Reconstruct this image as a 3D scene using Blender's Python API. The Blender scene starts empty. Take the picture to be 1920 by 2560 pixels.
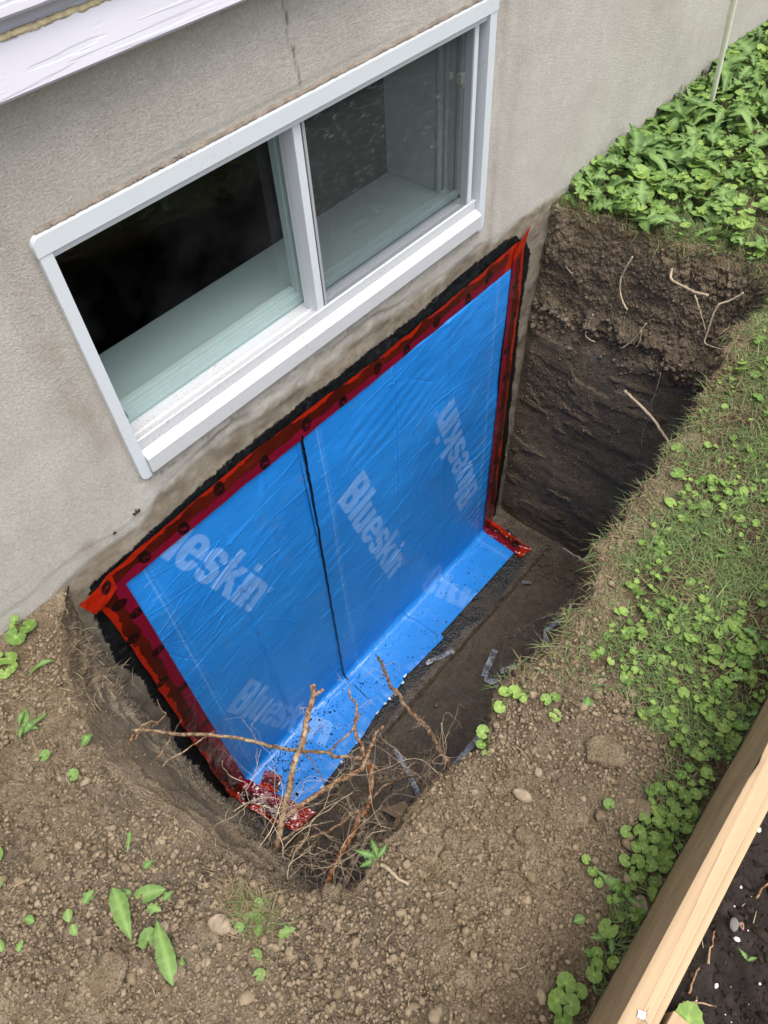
import bpy, bmesh, math, random
import numpy as np
from mathutils import Vector, Matrix

scene = bpy.context.scene
# ------------------------------------------------------------------ camera
cam_d = bpy.data.cameras.new("camera")
cam = bpy.data.objects.new("camera", cam_d)
scene.collection.objects.link(cam)
scene.camera = cam
R_ = Matrix(((0.6574533, 0.6146703, -0.4358160), (-0.7520703, 0.4997543, -0.4296928), (-0.0463185, 0.6102672, 0.7908404)))
cam.matrix_world = Matrix.Translation((0.0, -1.15, 1.357)) @ R_.to_4x4()
cam_d.sensor_fit = 'VERTICAL'
cam_d.sensor_height = 24.0
cam_d.lens = 17.424
cam_d.clip_start = 0.02
cam_d.clip_end = 300
# ------------------------------------------------------------------ world, sun, exposure
SUN_EL, SUN_AZ = math.radians(71), math.radians(190)
world = bpy.data.worlds.new("World"); scene.world = world
world.use_nodes = True
wn = world.node_tree.nodes; wl = world.node_tree.links
bg = wn["Background"]
sky = wn.new("ShaderNodeTexSky"); sky.sky_type = 'NISHITA'; sky.sun_disc = False
sky.sun_elevation = SUN_EL; sky.sun_rotation = SUN_AZ
sky.air_density = 1.0; sky.dust_density = 4.0; sky.ozone_density = 1.0
hs = wn.new("ShaderNodeHueSaturation"); hs.inputs['Saturation'].default_value = 0.35
wl.new(sky.outputs[0], hs.inputs['Color']); wl.new(hs.outputs[0], bg.inputs['Color'])
bg.inputs['Strength'].default_value = 0.15
sun_d = bpy.data.lights.new("sun", 'SUN'); sun_d.energy = 1.15; sun_d.angle = math.radians(35)
sun_d.color = (1.0, 0.96, 0.9)
sun = bpy.data.objects.new("sun", sun_d); scene.collection.objects.link(sun)
sdir = Vector((math.sin(SUN_AZ) * math.cos(SUN_EL), math.cos(SUN_AZ) * math.cos(SUN_EL), math.sin(SUN_EL)))
sun.rotation_euler = sdir.to_track_quat('Z', 'Y').to_euler()
scene.view_settings.view_transform = 'Standard'
scene.view_settings.look = 'None'
scene.view_settings.gamma = 1.0
scene.view_settings.exposure = 1.12

rng = np.random.default_rng(7)
random.seed(7)

# ------------------------------------------------------------------ numpy noise
def _h(ix, iy, iz, s):
    h = (ix.astype(np.uint32) * np.uint32(374761393)) ^ (iy.astype(np.uint32) * np.uint32(668265263)) ^ (iz.astype(np.uint32) * np.uint32(2246822519)) ^ np.uint32((s * 3266489917) & 0xffffffff)
    h = (h ^ (h >> np.uint32(13))) * np.uint32(1274126177)
    h = (h ^ (h >> np.uint32(16))) * np.uint32(2654435761)
    h = h ^ (h >> np.uint32(15))
    return h.astype(np.float32) / np.float32(4294967295.0)

def vnoise(P, freq, seed=0):
    """smooth value noise -1..1, P (...,3), freq scalar or 3"""
    Q = P * np.asarray(freq)
    F = np.floor(Q); t = (Q - F); t = t * t * (3 - 2 * t)
    I = F.astype(np.int64)
    r = 0
    for dx in (0, 1):
        wx = t[..., 0] if dx else 1 - t[..., 0]
        for dy in (0, 1):
            wy = t[..., 1] if dy else 1 - t[..., 1]
            for dz in (0, 1):
                wz = t[..., 2] if dz else 1 - t[..., 2]
                r = r + wx * wy * wz * _h(I[..., 0] + dx, I[..., 1] + dy, I[..., 2] + dz, seed)
    return r * 2 - 1

def fbm(P, freq, octv=4, seed=0, gain=0.5):
    a = 1.0; s = 0; f = np.asarray(freq, dtype=float)
    for o in range(octv):
        s = s + a * vnoise(P, f, seed + o * 17); a *= gain; f = f * 2.03
    return s

def worley(P, freq, seed=0):
    """returns F1, F2, cell random"""
    Q = P * np.asarray(freq, dtype=float)
    F = np.floor(Q); I = F.astype(np.int64)
    f1 = np.full(Q.shape[:-1], 9.0); f2 = f1.copy(); cid = np.zeros_like(f1)
    for dx in (-1, 0, 1):
        for dy in (-1, 0, 1):
            for dz in (-1, 0, 1):
                X, Y, Z = I[..., 0] + dx, I[..., 1] + dy, I[..., 2] + dz
                px = X + _h(X, Y, Z, seed + 1); py = Y + _h(X, Y, Z, seed + 2); pz = Z + _h(X, Y, Z, seed + 3)
                d = np.sqrt((Q[..., 0] - px) ** 2 + (Q[..., 1] - py) ** 2 + (Q[..., 2] - pz) ** 2)
                n1 = d < f1
                f2 = np.where(n1, f1, np.minimum(f2, d))
                cid = np.where(n1, _h(X, Y, Z, seed + 4), cid)
                f1 = np.where(n1, d, f1)
    return f1, f2, cid

def sst(a, b, x):
    t = np.clip((x - a) / (b - a), 0, 1); return t * t * (3 - 2 * t)

# ------------------------------------------------------------------ object helpers
COL = scene.collection
def tag(o, label=None, cat=None, group=None, kind=None):
    if label: o['label'] = label
    if cat: o['category'] = cat
    if group: o['group'] = group
    if kind: o['kind'] = kind
    return o

def empty(name, loc=(0, 0, 0), rz=0):
    o = bpy.data.objects.new(name, None); COL.objects.link(o)
    o.location = loc; o.rotation_euler = (0, 0, rz); o.empty_display_size = 0.05
    return o

def mesh_obj(name, V, F, mat, parent=None, smooth=True, attrs=None):
    """V (n,3) array, F: (m,4)/(m,3) array or list of lists"""
    me = bpy.data.meshes.new(name)
    V = np.asarray(V, dtype=np.float32)
    if isinstance(F, np.ndarray):
        k = F.shape[1]; m = F.shape[0]
        me.vertices.add(len(V)); me.vertices.foreach_set('co', V.ravel())
        me.loops.add(m * k); me.loops.foreach_set('vertex_index', F.astype(np.int32).ravel())
        me.polygons.add(m)
        me.polygons.foreach_set('loop_start', np.arange(0, m * k, k, dtype=np.int32))
        me.update(calc_edges=True)
    else:
        me.from_pydata([tuple(v) for v in V], [], F); me.update()
    if smooth: me.polygons.foreach_set('use_smooth', np.ones(len(me.polygons), dtype=bool))
    if attrs:
        for an, av in attrs.items():
            av = np.asarray(av, dtype=np.float32)
            if av.ndim == 1:
                a = me.attributes.new(an, 'FLOAT', 'POINT'); a.data.foreach_set('value', av)
            else:
                if av.shape[1] == 3: av = np.hstack([av, np.ones((len(av), 1), np.float32)])
                a = me.attributes.new(an, 'FLOAT_COLOR', 'POINT'); a.data.foreach_set('color', av.ravel())
    me.materials.append(mat)
    o = bpy.data.objects.new(name, me); COL.objects.link(o)
    if parent: o.parent = parent
    return o

def grid_faces(nu, nv, mask=None, flip=False):
    i = np.arange(nu - 1)[:, None] * nv + np.arange(nv - 1)[None, :]
    q = np.stack([i, i + nv, i + nv + 1, i + 1], -1)
    if flip: q = q[..., ::-1]
    if mask is not None: q = q[mask]
    return q.reshape(-1, 4)

class MB:
    """collects shapes into one mesh"""
    def __init__(s): s.V = []; s.F = []; s.T = []
    def add(s, V, F, t=0.5):
        b = len(s.V); s.V += [tuple(v) for v in V]; s.F += [[b + k for k in f] for f in F]
        s.T += [t] * len(V)
    def box(s, x0, x1, y0, y1, z0, z1, bev=0.0):
        if bev <= 0:
            V = [(x, y, z) for x in (x0, x1) for y in (y0, y1) for z in (z0, z1)]
            s.add(V, [[0, 1, 3, 2], [4, 6, 7, 5], [0, 4, 5, 1], [2, 3, 7, 6], [0, 2, 6, 4], [1, 5, 7, 3]]); return
        bm = bmesh.new(); bmesh.ops.create_cube(bm, size=1)
        for v in bm.verts:
            v.co = ((x0 + x1) / 2 + v.co.x * (x1 - x0), (y0 + y1) / 2 + v.co.y * (y1 - y0), (z0 + z1) / 2 + v.co.z * (z1 - z0))
        bmesh.ops.bevel(bm, geom=bm.edges[:], offset=bev, segments=2, affect='EDGES', profile=0.5)
        bm.verts.index_update()
        s.add([v.co[:] for v in bm.verts], [[v.index for v in f.verts] for f in bm.faces]); bm.free()
    def prism(s, poly, x0, x1, axis='x'):
        """extrude polygon: axis x: poly (y,z); axis y: poly (x,z)"""
        n = len(poly)
        if axis == 'x': V = [(x0, a, b) for a, b in poly] + [(x1, a, b) for a, b in poly]
        elif axis == 'y': V = [(a, x0, b) for a, b in poly] + [(a, x1, b) for a, b in poly]
        else: V = [(a, b, x0) for a, b in poly] + [(a, b, x1) for a, b in poly]
        F = [[i, (i + 1) % n, n + (i + 1) % n, n + i] for i in range(n)] + [list(range(n))[::-1], list(range(n, 2 * n))]
        s.add(V, F)
    def tube(s, pts, radii, seg=8, rough=0.0, sub=4, jit=0.0, t=0.5, seed=0):
        rr = random.Random(seed)
        P = [Vector(p) for p in pts]
        if len(radii) != len(P): radii = [radii[0] + (radii[-1] - radii[0]) * i / (len(P) - 1) for i in range(len(P))]
        Q = []; Rr = []
        for i in range(len(P) - 1):
            p0 = P[max(i - 1, 0)]; p1 = P[i]; p2 = P[i + 1]; p3 = P[min(i + 2, len(P) - 1)]
            for k in range(sub):
                u = k / sub
                q = 0.5 * ((2 * p1) + (p2 - p0) * u + (2 * p0 - 5 * p1 + 4 * p2 - p3) * u * u + (3 * p1 - p0 - 3 * p2 + p3) * u ** 3)
                Q.append(q + Vector([rr.gauss(0, jit) for _ in range(3)])); Rr.append(radii[i] * (1 - u) + radii[i + 1] * u)
        Q.append(P[-1]); Rr.append(radii[-1])
        n = len(Q); V = []; up = Vector((0.13, 0.31, 0.94))
        bumps = [rr.uniform(-1, 1) * rough for _ in range(seg)]
        for i, q in enumerate(Q):
            d = (Q[min(i + 1, n - 1)] - Q[max(i - 1, 0)]).normalized()
            a = d.cross(up)
            if a.length < 0.05: a = d.cross(Vector((1, 0, 0)))
            a.normalize(); b = d.cross(a)
            for k in range(seg):
                an = 2 * math.pi * k / seg
                r = Rr[i] * (1 + bumps[k] + rr.uniform(-1, 1) * rough * 0.6)
                V.append(q + (a * math.cos(an) + b * math.sin(an)) * r)
        F = [[i * seg + k, i * seg + (k + 1) % seg, (i + 1) * seg + (k + 1) % seg, (i + 1) * seg + k] for i in range(n - 1) for k in range(seg)]
        F += [list(range(seg))[::-1], list(range((n - 1) * seg, n * seg))]
        s.add(V, F, t)
    def build(s, name, mat, parent=None, smooth=False):
        return mesh_obj(name, np.array(s.V), s.F, mat, parent, smooth, {'tint': np.array(s.T)})

# ------------------------------------------------------------------ materials
class NT:
    def __init__(s, name, rough=0.8, spec=0.3):
        m = bpy.data.materials.new(name); m.use_nodes = True
        s.m = m; s.n = m.node_tree.nodes; s.l = m.node_tree.links
        s.b = s.n['Principled BSDF']; s.b.inputs['Roughness'].default_value = rough
        s.b.inputs['Specular IOR Level'].default_value = spec
        s.out = s.n['Material Output']
        tc = s.n.new('ShaderNodeTexCoord'); s.co = tc.outputs['Object']
    def map(s, scale=(1, 1, 1), rot=(0, 0, 0), co=None):
        mp = s.n.new('ShaderNodeMapping'); mp.inputs['Scale'].default_value = scale; mp.inputs['Rotation'].default_value = rot
        s.l.new(co or s.co, mp.inputs['Vector']); return mp.outputs[0]
    def noise(s, scale, detail=4, rough=0.55, co=None, dist=0.0):
        t = s.n.new('ShaderNodeTexNoise'); t.inputs['Scale'].default_value = scale; t.inputs['Detail'].default_value = detail
        t.inputs['Roughness'].default_value = rough; t.inputs['Distortion'].default_value = dist
        s.l.new(co or s.co, t.inputs['Vector']); return t.outputs['Fac']
    def vor(s, scale, feat='F1', co=None, out='Distance', rnd=1.0):
        t = s.n.new('ShaderNodeTexVoronoi'); t.feature = feat; t.inputs['Scale'].default_value = scale
        t.inputs['Randomness'].default_value = rnd
        s.l.new(co or s.co, t.inputs['Vector']); return t.outputs[out]
    def wave(s, scale, dist=2, detail=2, co=None, dirn='X', dscale=1.0):
        t = s.n.new('ShaderNodeTexWave'); t.inputs['Scale'].default_value = scale; t.inputs['Distortion'].default_value = dist
        t.inputs['Detail'].default_value = detail; t.inputs['Detail Scale'].default_value = dscale; t.bands_direction = dirn
        s.l.new(co or s.co, t.inputs['Vector']); return t.outputs['Fac']
    def rng(s, v, a, b, c=0.0, d=1.0, smooth=False):
        t = s.n.new('ShaderNodeMapRange'); s.l.new(v, t.inputs[0])
        for i, x in enumerate((a, b, c, d)): t.inputs[i + 1].default_value = x
        if smooth: t.interpolation_type = 'SMOOTHSTEP'
        return t.outputs[0]
    def mix(s, f, a, b, mode='MIX'):
        t = s.n.new('ShaderNodeMix'); t.data_type = 'RGBA'; t.blend_type = mode
        for inp, v in ((t.inputs[0], f), (t.inputs[6], a), (t.inputs[7], b)):
            if isinstance(v, (int, float)): inp.default_value = v
            elif isinstance(v, tuple): inp.default_value = (*v, 1)
            else: s.l.new(v, inp)
        return t.outputs[2]
    def math(s, op, a, b=None, c=None):
        t = s.n.new('ShaderNodeMath'); t.operation = op
        for i, v in enumerate((a, b, c)):
            if v is None: continue
            if isinstance(v, (int, float)): t.inputs[i].default_value = v
            else: s.l.new(v, t.inputs[i])
        return t.outputs[0]
    def attr(s, name):
        t = s.n.new('ShaderNodeAttribute'); t.attribute_name = name; return t
    def sep(s, c):
        t = s.n.new('ShaderNodeSeparateColor'); s.l.new(c, t.inputs[0]); return t.outputs
    def xyz(s, c=None):
        t = s.n.new('ShaderNodeSeparateXYZ'); s.l.new(c or s.co, t.inputs[0]); return t.outputs
    def col(s, c):
        if isinstance(c, tuple): s.b.inputs['Base Color'].default_value = (*c, 1)
        else: s.l.new(c, s.b.inputs['Base Color'])
    def bump(s, h, strength=0.5, dist=0.002, prev=None):
        t = s.n.new('ShaderNodeBump'); t.inputs['Strength'].default_value = strength; t.inputs['Distance'].default_value = dist
        s.l.new(h, t.inputs['Height'])
        if prev: s.l.new(prev, t.inputs['Normal'])
        s.l.new(t.outputs[0], s.b.inputs['Normal']); return t.outputs[0]
    def rough(s, v): s.l.new(v, s.b.inputs['Roughness'])

def soil_material():
    t = NT('soil', 0.95, 0.15)
    z = t.sep(t.attr('zone').outputs['Color'])   # r damp, g thatch, b smear
    n1 = t.noise(3.0, 5, 0.6); n2 = t.noise(28, 6, 0.65); n3 = t.noise(160, 5, 0.7)
    dry = t.mix(t.rng(n2, .35, .68), (0.235, 0.178, 0.112), (0.40, 0.318, 0.215))
    dry = t.mix(t.rng(n1, .45, .68), dry, (0.21, 0.152, 0.096))
    dry = t.mix(t.rng(t.noise(11, 4, .6), .52, .68, 0, .7), dry, (0.46, 0.375, 0.262))
    damp = t.mix(t.rng(n2, .35, .7), (0.150, 0.114, 0.083), (0.255, 0.200, 0.150))
    lay = t.noise(1.0, 5, .6, t.map((5, 5, 26)))
    damp = t.mix(t.rng(lay, .5, .66, 0, .6), damp, (0.13, 0.118, 0.108))
    damp = t.mix(t.rng(t.noise(7, 3, .5, t.map((1, 1, 1.0))), .62, .70, 0, .45), damp, (0.22, 0.212, 0.20))
    c = t.mix(t.math('ADD', z[0], t.rng(n2, .3, .7, -.12, .12)), dry, damp)
    c = t.mix(t.rng(n3, .3, .7, 0, .5), c, t.mix(1.0, c, (.55, .5, .46), 'MULTIPLY'))
    thatch = t.mix(t.rng(t.noise(90, 4, .6), .4, .65), (0.055, 0.040, 0.024), (0.16, 0.125, 0.07))
    c = t.mix(z[1], c, thatch)
    clay = t.mix(t.rng(t.noise(9, 5, .6), .35, .65), (0.215, 0.168, 0.118), (0.34, 0.28, 0.208))
    c = t.mix(z[2], c, clay)
    # pale grit
    g = t.rng(t.vor(230), .0, .16, 1, 0)
    sel = t.rng(t.noise(60, 2), .56, .62)
    c = t.mix(t.math('MULTIPLY', t.math('MULTIPLY', g, sel), .5), c, (0.42, 0.36, 0.28))
    t.col(c)
    h = t.math('ADD', t.math('MULTIPLY', t.noise(130, 8, .8), 1.2), t.math('MULTIPLY', t.rng(t.vor(120, 'F1'), .1, .6, 1, 0), .55))
    p = t.bump(h, 1.0, .010)
    t.bump(t.vor(300), .8, -.004, p)
    return t.m

def simple(name, col, rough=.5, spec=.4, var=.0, vs=30, bump=0, bs=200, bd=.001):
    t = NT(name, rough, spec)
    if var > 0:
        d = tuple(c * (1 - var) for c in col)
        t.col(t.mix(t.rng(t.noise(vs, 4), .35, .65), d, col))
    else: t.col(col)
    if bump: t.bump(t.noise(bs, 4), bump, bd)
    return t.m

def stucco_material():
    t = NT('stucco', 0.92, 0.2)
    st = t.sep(t.attr('stain').outputs['Color'])   # r brown runs, g lower concrete, b primer
    msk = t.attr('aux').outputs['Fac']             # crack / chips
    big = t.noise(2.2, 5, .6); med = t.noise(14, 5, .6)
    base = t.mix(t.rng(big, .38, .64), (0.56, 0.528, 0.478), (0.66, 0.632, 0.582))
    base = t.mix(t.rng(med, .4, .7, 0, .35), base, (0.48, 0.445, 0.395))
    speck = t.rng(t.vor(150), .0, .22, 1, 0)
    spk = t.math('MULTIPLY', speck, t.rng(t.noise(70, 2), .5, .62))
    gr = t.noise(190, 5, .75)
    base = t.mix(t.rng(gr, .40, .62, .55, 0), base, t.mix(1.0, base, (.62, .60, .57), 'MULTIPLY'))
    base = t.mix(t.math('MULTIPLY', spk, .75), base, (0.14, 0.12, 0.10))
    base = t.mix(t.math('MULTIPLY', st[0], t.rng(t.noise(20, 4, .6), .2, .75)), base, (0.235, 0.165, 0.105))
    conc = t.mix(t.rng(t.noise(16, 6, .65), .36, .66), (0.185, 0.15, 0.108), (0.33, 0.285, 0.225))
    conc = t.mix(t.rng(t.noise(6, 4, .6), .55, .7, 0, .7), conc, (0.20, 0.175, 0.09))
    z = t.xyz()[2]
    deep = t.mix(t.rng(t.noise(11, 5, .6), .35, .7), (0.15, 0.122, 0.092), (0.27, 0.232, 0.185))
    pale = t.mix(t.rng(t.noise(22, 6, .7), .35, .65), (0.36, 0.325, 0.275), (0.53, 0.495, 0.44))
    conc = t.mix(t.rng(t.math('ADD', z, t.rng(t.noise(9, 5, .6), .3, .7, -.02, .02)), .035, .060, 0, .9), conc, pale)
    conc = t.mix(t.rng(z, -.03, -.16), conc, deep)
    c = t.mix(st[1], base, conc)
    c = t.mix(msk, c, (0.10, 0.083, 0.065))
    pn = t.math('ADD', st[2], t.rng(t.noise(75, 7, .8), .28, .72, -.20, .20))
    pm = t.rng(pn, .49, .515)
    thin = t.rng(t.noise(130, 4, .7), .60, .68)
    pm2 = t.math('MULTIPLY', pm, t.math('SUBTRACT', 1.0, t.math('MULTIPLY', thin, t.rng(pn, .52, .8, .75, .2))))
    c = t.mix(pm2, c, t.mix(t.rng(t.noise(60, 4), .4, .7), (0.0035, 0.004, 0.0045), (0.016, 0.019, 0.02)))
    t.col(c)
    t.rough(t.rng(pm2, 0, 1, .93, .42))
    # fine stippled trowel texture, fades towards the smooth lower band
    g = t.noise(1.0, 6, .78, t.map((150, 150, 260), (0, .3, 0)), .2)
    g2 = t.math('ADD', g, t.math('MULTIPLY', t.rng(t.vor(260), 0, .3, 1, 0), t.rng(t.noise(110, 2), .5, .6, 0, -.45)))
    b = t.n.new('ShaderNodeBump'); b.inputs['Distance'].default_value = .0055
    t.l.new(g2, b.inputs['Height']); t.l.new(t.rng(st[1], 0, 1, 1.0, .7), b.inputs['Strength'])
    t.l.new(b.outputs[0], t.b.inputs['Normal'])
    return t.m

def primer_material():
    t = NT('primed_concrete', 0.38, 0.5)
    e = t.attr('edge').outputs['Fac']
    pm = t.rng(t.math('ADD', e, t.rng(t.noise(30, 6, .75), .25, .75, -.25, .25)), .48, .52)
    dirt = t.rng(t.noise(16, 6, .7), .47, .62)
    blk = t.mix(t.math('MULTIPLY', dirt, .8), (0.006, 0.0075, 0.009), (0.075, 0.058, 0.042))
    blk = t.mix(t.math('MULTIPLY', t.rng(t.vor(210), 0, .25, 1, 0), t.rng(t.noise(90, 2), .52, .6)), blk, (0.11, 0.12, 0.13))
    t.col(t.mix(pm, t.mix(t.rng(t.noise(40, 5), .4, .6), (0.055, 0.04, 0.03), (0.10, 0.075, 0.052)), blk))
    t.rough(t.rng(dirt, 0, 1, .34, .8))
    p = t.bump(t.vor(120), .9, .004); t.bump(t.noise(300, 4, .7), .6, .002, p)
    return t.m

def membrane_material():
    t = NT('blue_membrane_film', 0.36, 0.5)
    p = t.sep(t.attr('print').outputs['Color'])   # r letters, g lines
    c = t.mix(t.rng(t.noise(3, 3), .35, .65), (0.014, 0.195, 0.610), (0.022, 0.232, 0.690))
    c = t.mix(t.math('MULTIPLY', p[0], .62), c, (0.22, 0.42, 0.80))
    c = t.mix(t.math('MULTIPLY', p[1], .55), c, (0.30, 0.56, 0.92))
    dust = t.rng(t.noise(5, 7, .75), .57, .72, 0, .32)
    c = t.mix(dust, c, (0.16, 0.22, 0.30))
    t.col(c)
    t.rough(t.rng(t.noise(8, 4), .3, .7, .24, .42))
    n = t.noise(1.0, 4, .55, t.map((12, 12, 34), (0, math.radians(24), 0)), 1.2)
    q = t.bump(n, .30, .004)
    t.bump(t.noise(240, 3, .6), .25, .0012, q)
    return t.m

def tape_material():
    t = NT('red_tape_film', 0.2, 0.6)
    z = t.sep(t.attr('tz').outputs['Color'])   # r = cross coord (0 outer,1 inner), g = badge, b= force bright
    nn = t.rng(t.noise(7, 5, .6, t.co, .6), .3, .7, -.24, .24)
    v = t.math('ADD', z[0], nn)
    bright = (0.33, 0.014, 0.003); dark = (0.050, 0.0050, 0.0020); crim = (0.165, 0.004, 0.020)
    dk = t.mix(t.rng(t.noise(9, 3), .4, .65), dark, (0.085, 0.008, 0.003))
    c = t.mix(t.rng(v, .13, .16), bright, dk)
    c = t.mix(t.rng(t.math('ADD', z[0], t.rng(t.noise(14, 3), .3, .7, -.09, .09)), .60, .62), c, crim)
    c = t.mix(z[2], c, bright)
    c = t.mix(t.math('MULTIPLY', z[1], t.rng(t.noise(30, 4, .7), .3, .5, .55, .95)), c, (0.006, 0.003, 0.003))
    t.col(c)
    t.b.inputs['Coat Weight'].default_value = .4; t.b.inputs['Coat Roughness'].default_value = .08
    t.bump(t.noise(1.0, 3, .55, t.map((45, 45, 45)), .8), .35, .003)
    return t.m

def wood_material(name, c0, c1, ring=.03, axis_scale=(1.2, 40, 40), dirt=0.0):
    t = NT(name, 0.68, 0.25)
    co = t.map(axis_scale)
    n = t.noise(1.0, 4, .55, co, .3)
    w = t.math('FRACT', t.math('MULTIPLY', n, 8.0))
    c = t.mix(t.rng(w, 0, .82), c0, c1)
    c = t.mix(t.rng(w, .84, 1.0, 0, .8), c, tuple(x * .62 for x in c1))
    fine = t.noise(1.0, 5, .7, t.map((axis_scale[0] * 5, axis_scale[1] * 12, axis_scale[2] * 12)))
    c = t.mix(t.rng(fine, .35, .7, 0, .3), c, tuple(x * .6 for x in c0))
    if dirt:
        c = t.mix(t.rng(t.noise(9, 5, .65), .4, .65, 0, dirt), c, (0.16, 0.115, 0.075))
    t.col(c); t.bump(fine, .25, .0012)
    return t.m

def leaf_material(name, c0, c1, rough=.62):
    t = NT(name, rough, 0.35)
    a = t.attr('tint').outputs['Fac']
    c = t.mix(a, c0, c1)
    c = t.mix(t.rng(t.noise(120, 3), .35, .7, 0, .35), c, tuple(x * .6 for x in c0))
    v = t.attr('vein').outputs['Fac']
    c = t.mix(t.math('MULTIPLY', v, .38), c, tuple(min(1, x * 1.9 + .03) for x in c1))
    t.col(c)
    tr = t.n.new('ShaderNodeBsdfTranslucent'); t.l.new(c, tr.inputs[0])
    ms = t.n.new('ShaderNodeMixShader'); ms.inputs[0].default_value = .22
    t.l.new(t.b.outputs[0], ms.inputs[1]); t.l.new(tr.outputs[0], ms.inputs[2]); t.l.new(ms.outputs[0], t.out.inputs[0])
    t.bump(t.noise(180, 3), .3, .001)
    return t.m

def glass_material():
    t = NT('window_glass'); t.n.remove(t.b)
    tr = t.n.new('ShaderNodeBsdfTransparent'); tr.inputs[0].default_value = (.86, .95, .94, 1)
    gl = t.n.new('ShaderNodeBsdfGlossy'); gl.inputs['Roughness'].default_value = 0.01
    lw = t.n.new('ShaderNodeLayerWeight'); lw.inputs['Blend'].default_value = .5
    fr_ = t.math('MULTIPLY_ADD', t.math('POWER', lw.outputs['Facing'], 5.0), .93, .035)
    ms = t.n.new('ShaderNodeMixShader')
    t.l.new(fr_, ms.inputs[0]); t.l.new(tr.outputs[0], ms.inputs[1]); t.l.new(gl.outputs[0], ms.inputs[2])
    # dust specks on the pane
    df = t.n.new('ShaderNodeBsdfDiffuse'); df.inputs[0].default_value = (.5, .52, .5, 1)
    sp = t.math('MULTIPLY', t.rng(t.vor(75), .02, .06, 1, 0), t.rng(t.noise(12, 3), .5, .62, 0, .4))
    haze = t.math('ADD', sp, t.rng(t.noise(5, 4), .45, .8, 0.0, .03))
    m2 = t.n.new('ShaderNodeMixShader'); t.l.new(haze, m2.inputs[0]); t.l.new(ms.outputs[0], m2.inputs[1]); t.l.new(df.outputs[0], m2.inputs[2])
    t.l.new(m2.outputs[0], t.out.inputs[0]); return t.m

def screen_material():
    t = NT('insect_mesh', .6, .2); t.n.remove(t.b)
    tr = t.n.new('ShaderNodeBsdfTransparent'); tr.inputs[0].default_value = (.92, .93, .95, 1)
    df = t.n.new('ShaderNodeBsdfDiffuse')
    co = t.map((44, 1, 640), (0, math.radians(-4), 0))
    w = t.noise(1.0, 1, .4, co, 0)
    gate = t.rng(t.noise(1.0, 2, .5, t.map((30, 1, 60))), .46, .60)
    area = t.rng(t.noise(4, 2), .35, .55, .25, 1)
    dash = t.math('MULTIPLY', t.math('MULTIPLY', t.rng(w, .56, .66), gate), area)  # pale dashes paint the droplet glints into the mesh colour
    t.l.new(t.mix(dash, (0.075, 0.08, 0.082), (0.30, 0.31, 0.32)), df.inputs[0])
    ms = t.n.new('ShaderNodeMixShader')
    t.l.new(t.math('MAXIMUM', .38, t.math('MULTIPLY', dash, .46)), ms.inputs[0])
    t.l.new(tr.outputs[0], ms.inputs[1]); t.l.new(df.outputs[0], ms.inputs[2]); t.l.new(ms.outputs[0], t.out.inputs[0])
    return t.m

def siding_material():
    t = NT('white_siding', .42, .4)
    t.col(t.mix(t.rng(t.noise(4, 4), .35, .7), (0.50, 0.488, 0.545), (0.55, 0.54, 0.60)))
    co = t.map((2.6, 18, 34))
    n = t.noise(1.0, 3, .55, co, .5)
    w = t.math('FRACT', t.math('MULTIPLY', n, 5.0))
    t.bump(t.rng(w, 0, .35, 0, 1, True), .35, .0018)
    return t.m

def root_material():
    t = NT('root_bark', .75, .25)
    a = t.attr('tint').outputs['Fac']
    c = t.mix(a, (0.36, 0.275, 0.185), (0.47, 0.215, 0.085))
    n = t.noise(1.0, 4, .6, t.map((120, 120, 60)))
    c = t.mix(t.rng(n, .42, .60), t.mix(1.0, c, (.36, .3, .27), 'MULTIPLY'), c)
    c = t.mix(t.rng(t.noise(26, 4, .6), .55, .68), c, (0.56, 0.43, 0.29))
    t.col(c); t.bump(t.noise(150, 5, .75), 1.0, .006)
    return t.m

def white_frame_material(name, col=(0.56, 0.595, 0.63), dirt=.0):
    t = NT(name, .32, .45)
    d = t.math('MULTIPLY', t.rng(t.noise(140, 5, .7), .55, .66), t.rng(t.noise(7, 4, .6), .42, .62))
    c = t.mix(t.math('MULTIPLY', d, dirt), col, (0.30, 0.235, 0.16))
    c = t.mix(t.rng(t.noise(18, 5, .6), .5, .8, 0, .18), c, (0.52, 0.50, 0.45))
    t.col(c); return t.m

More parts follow.
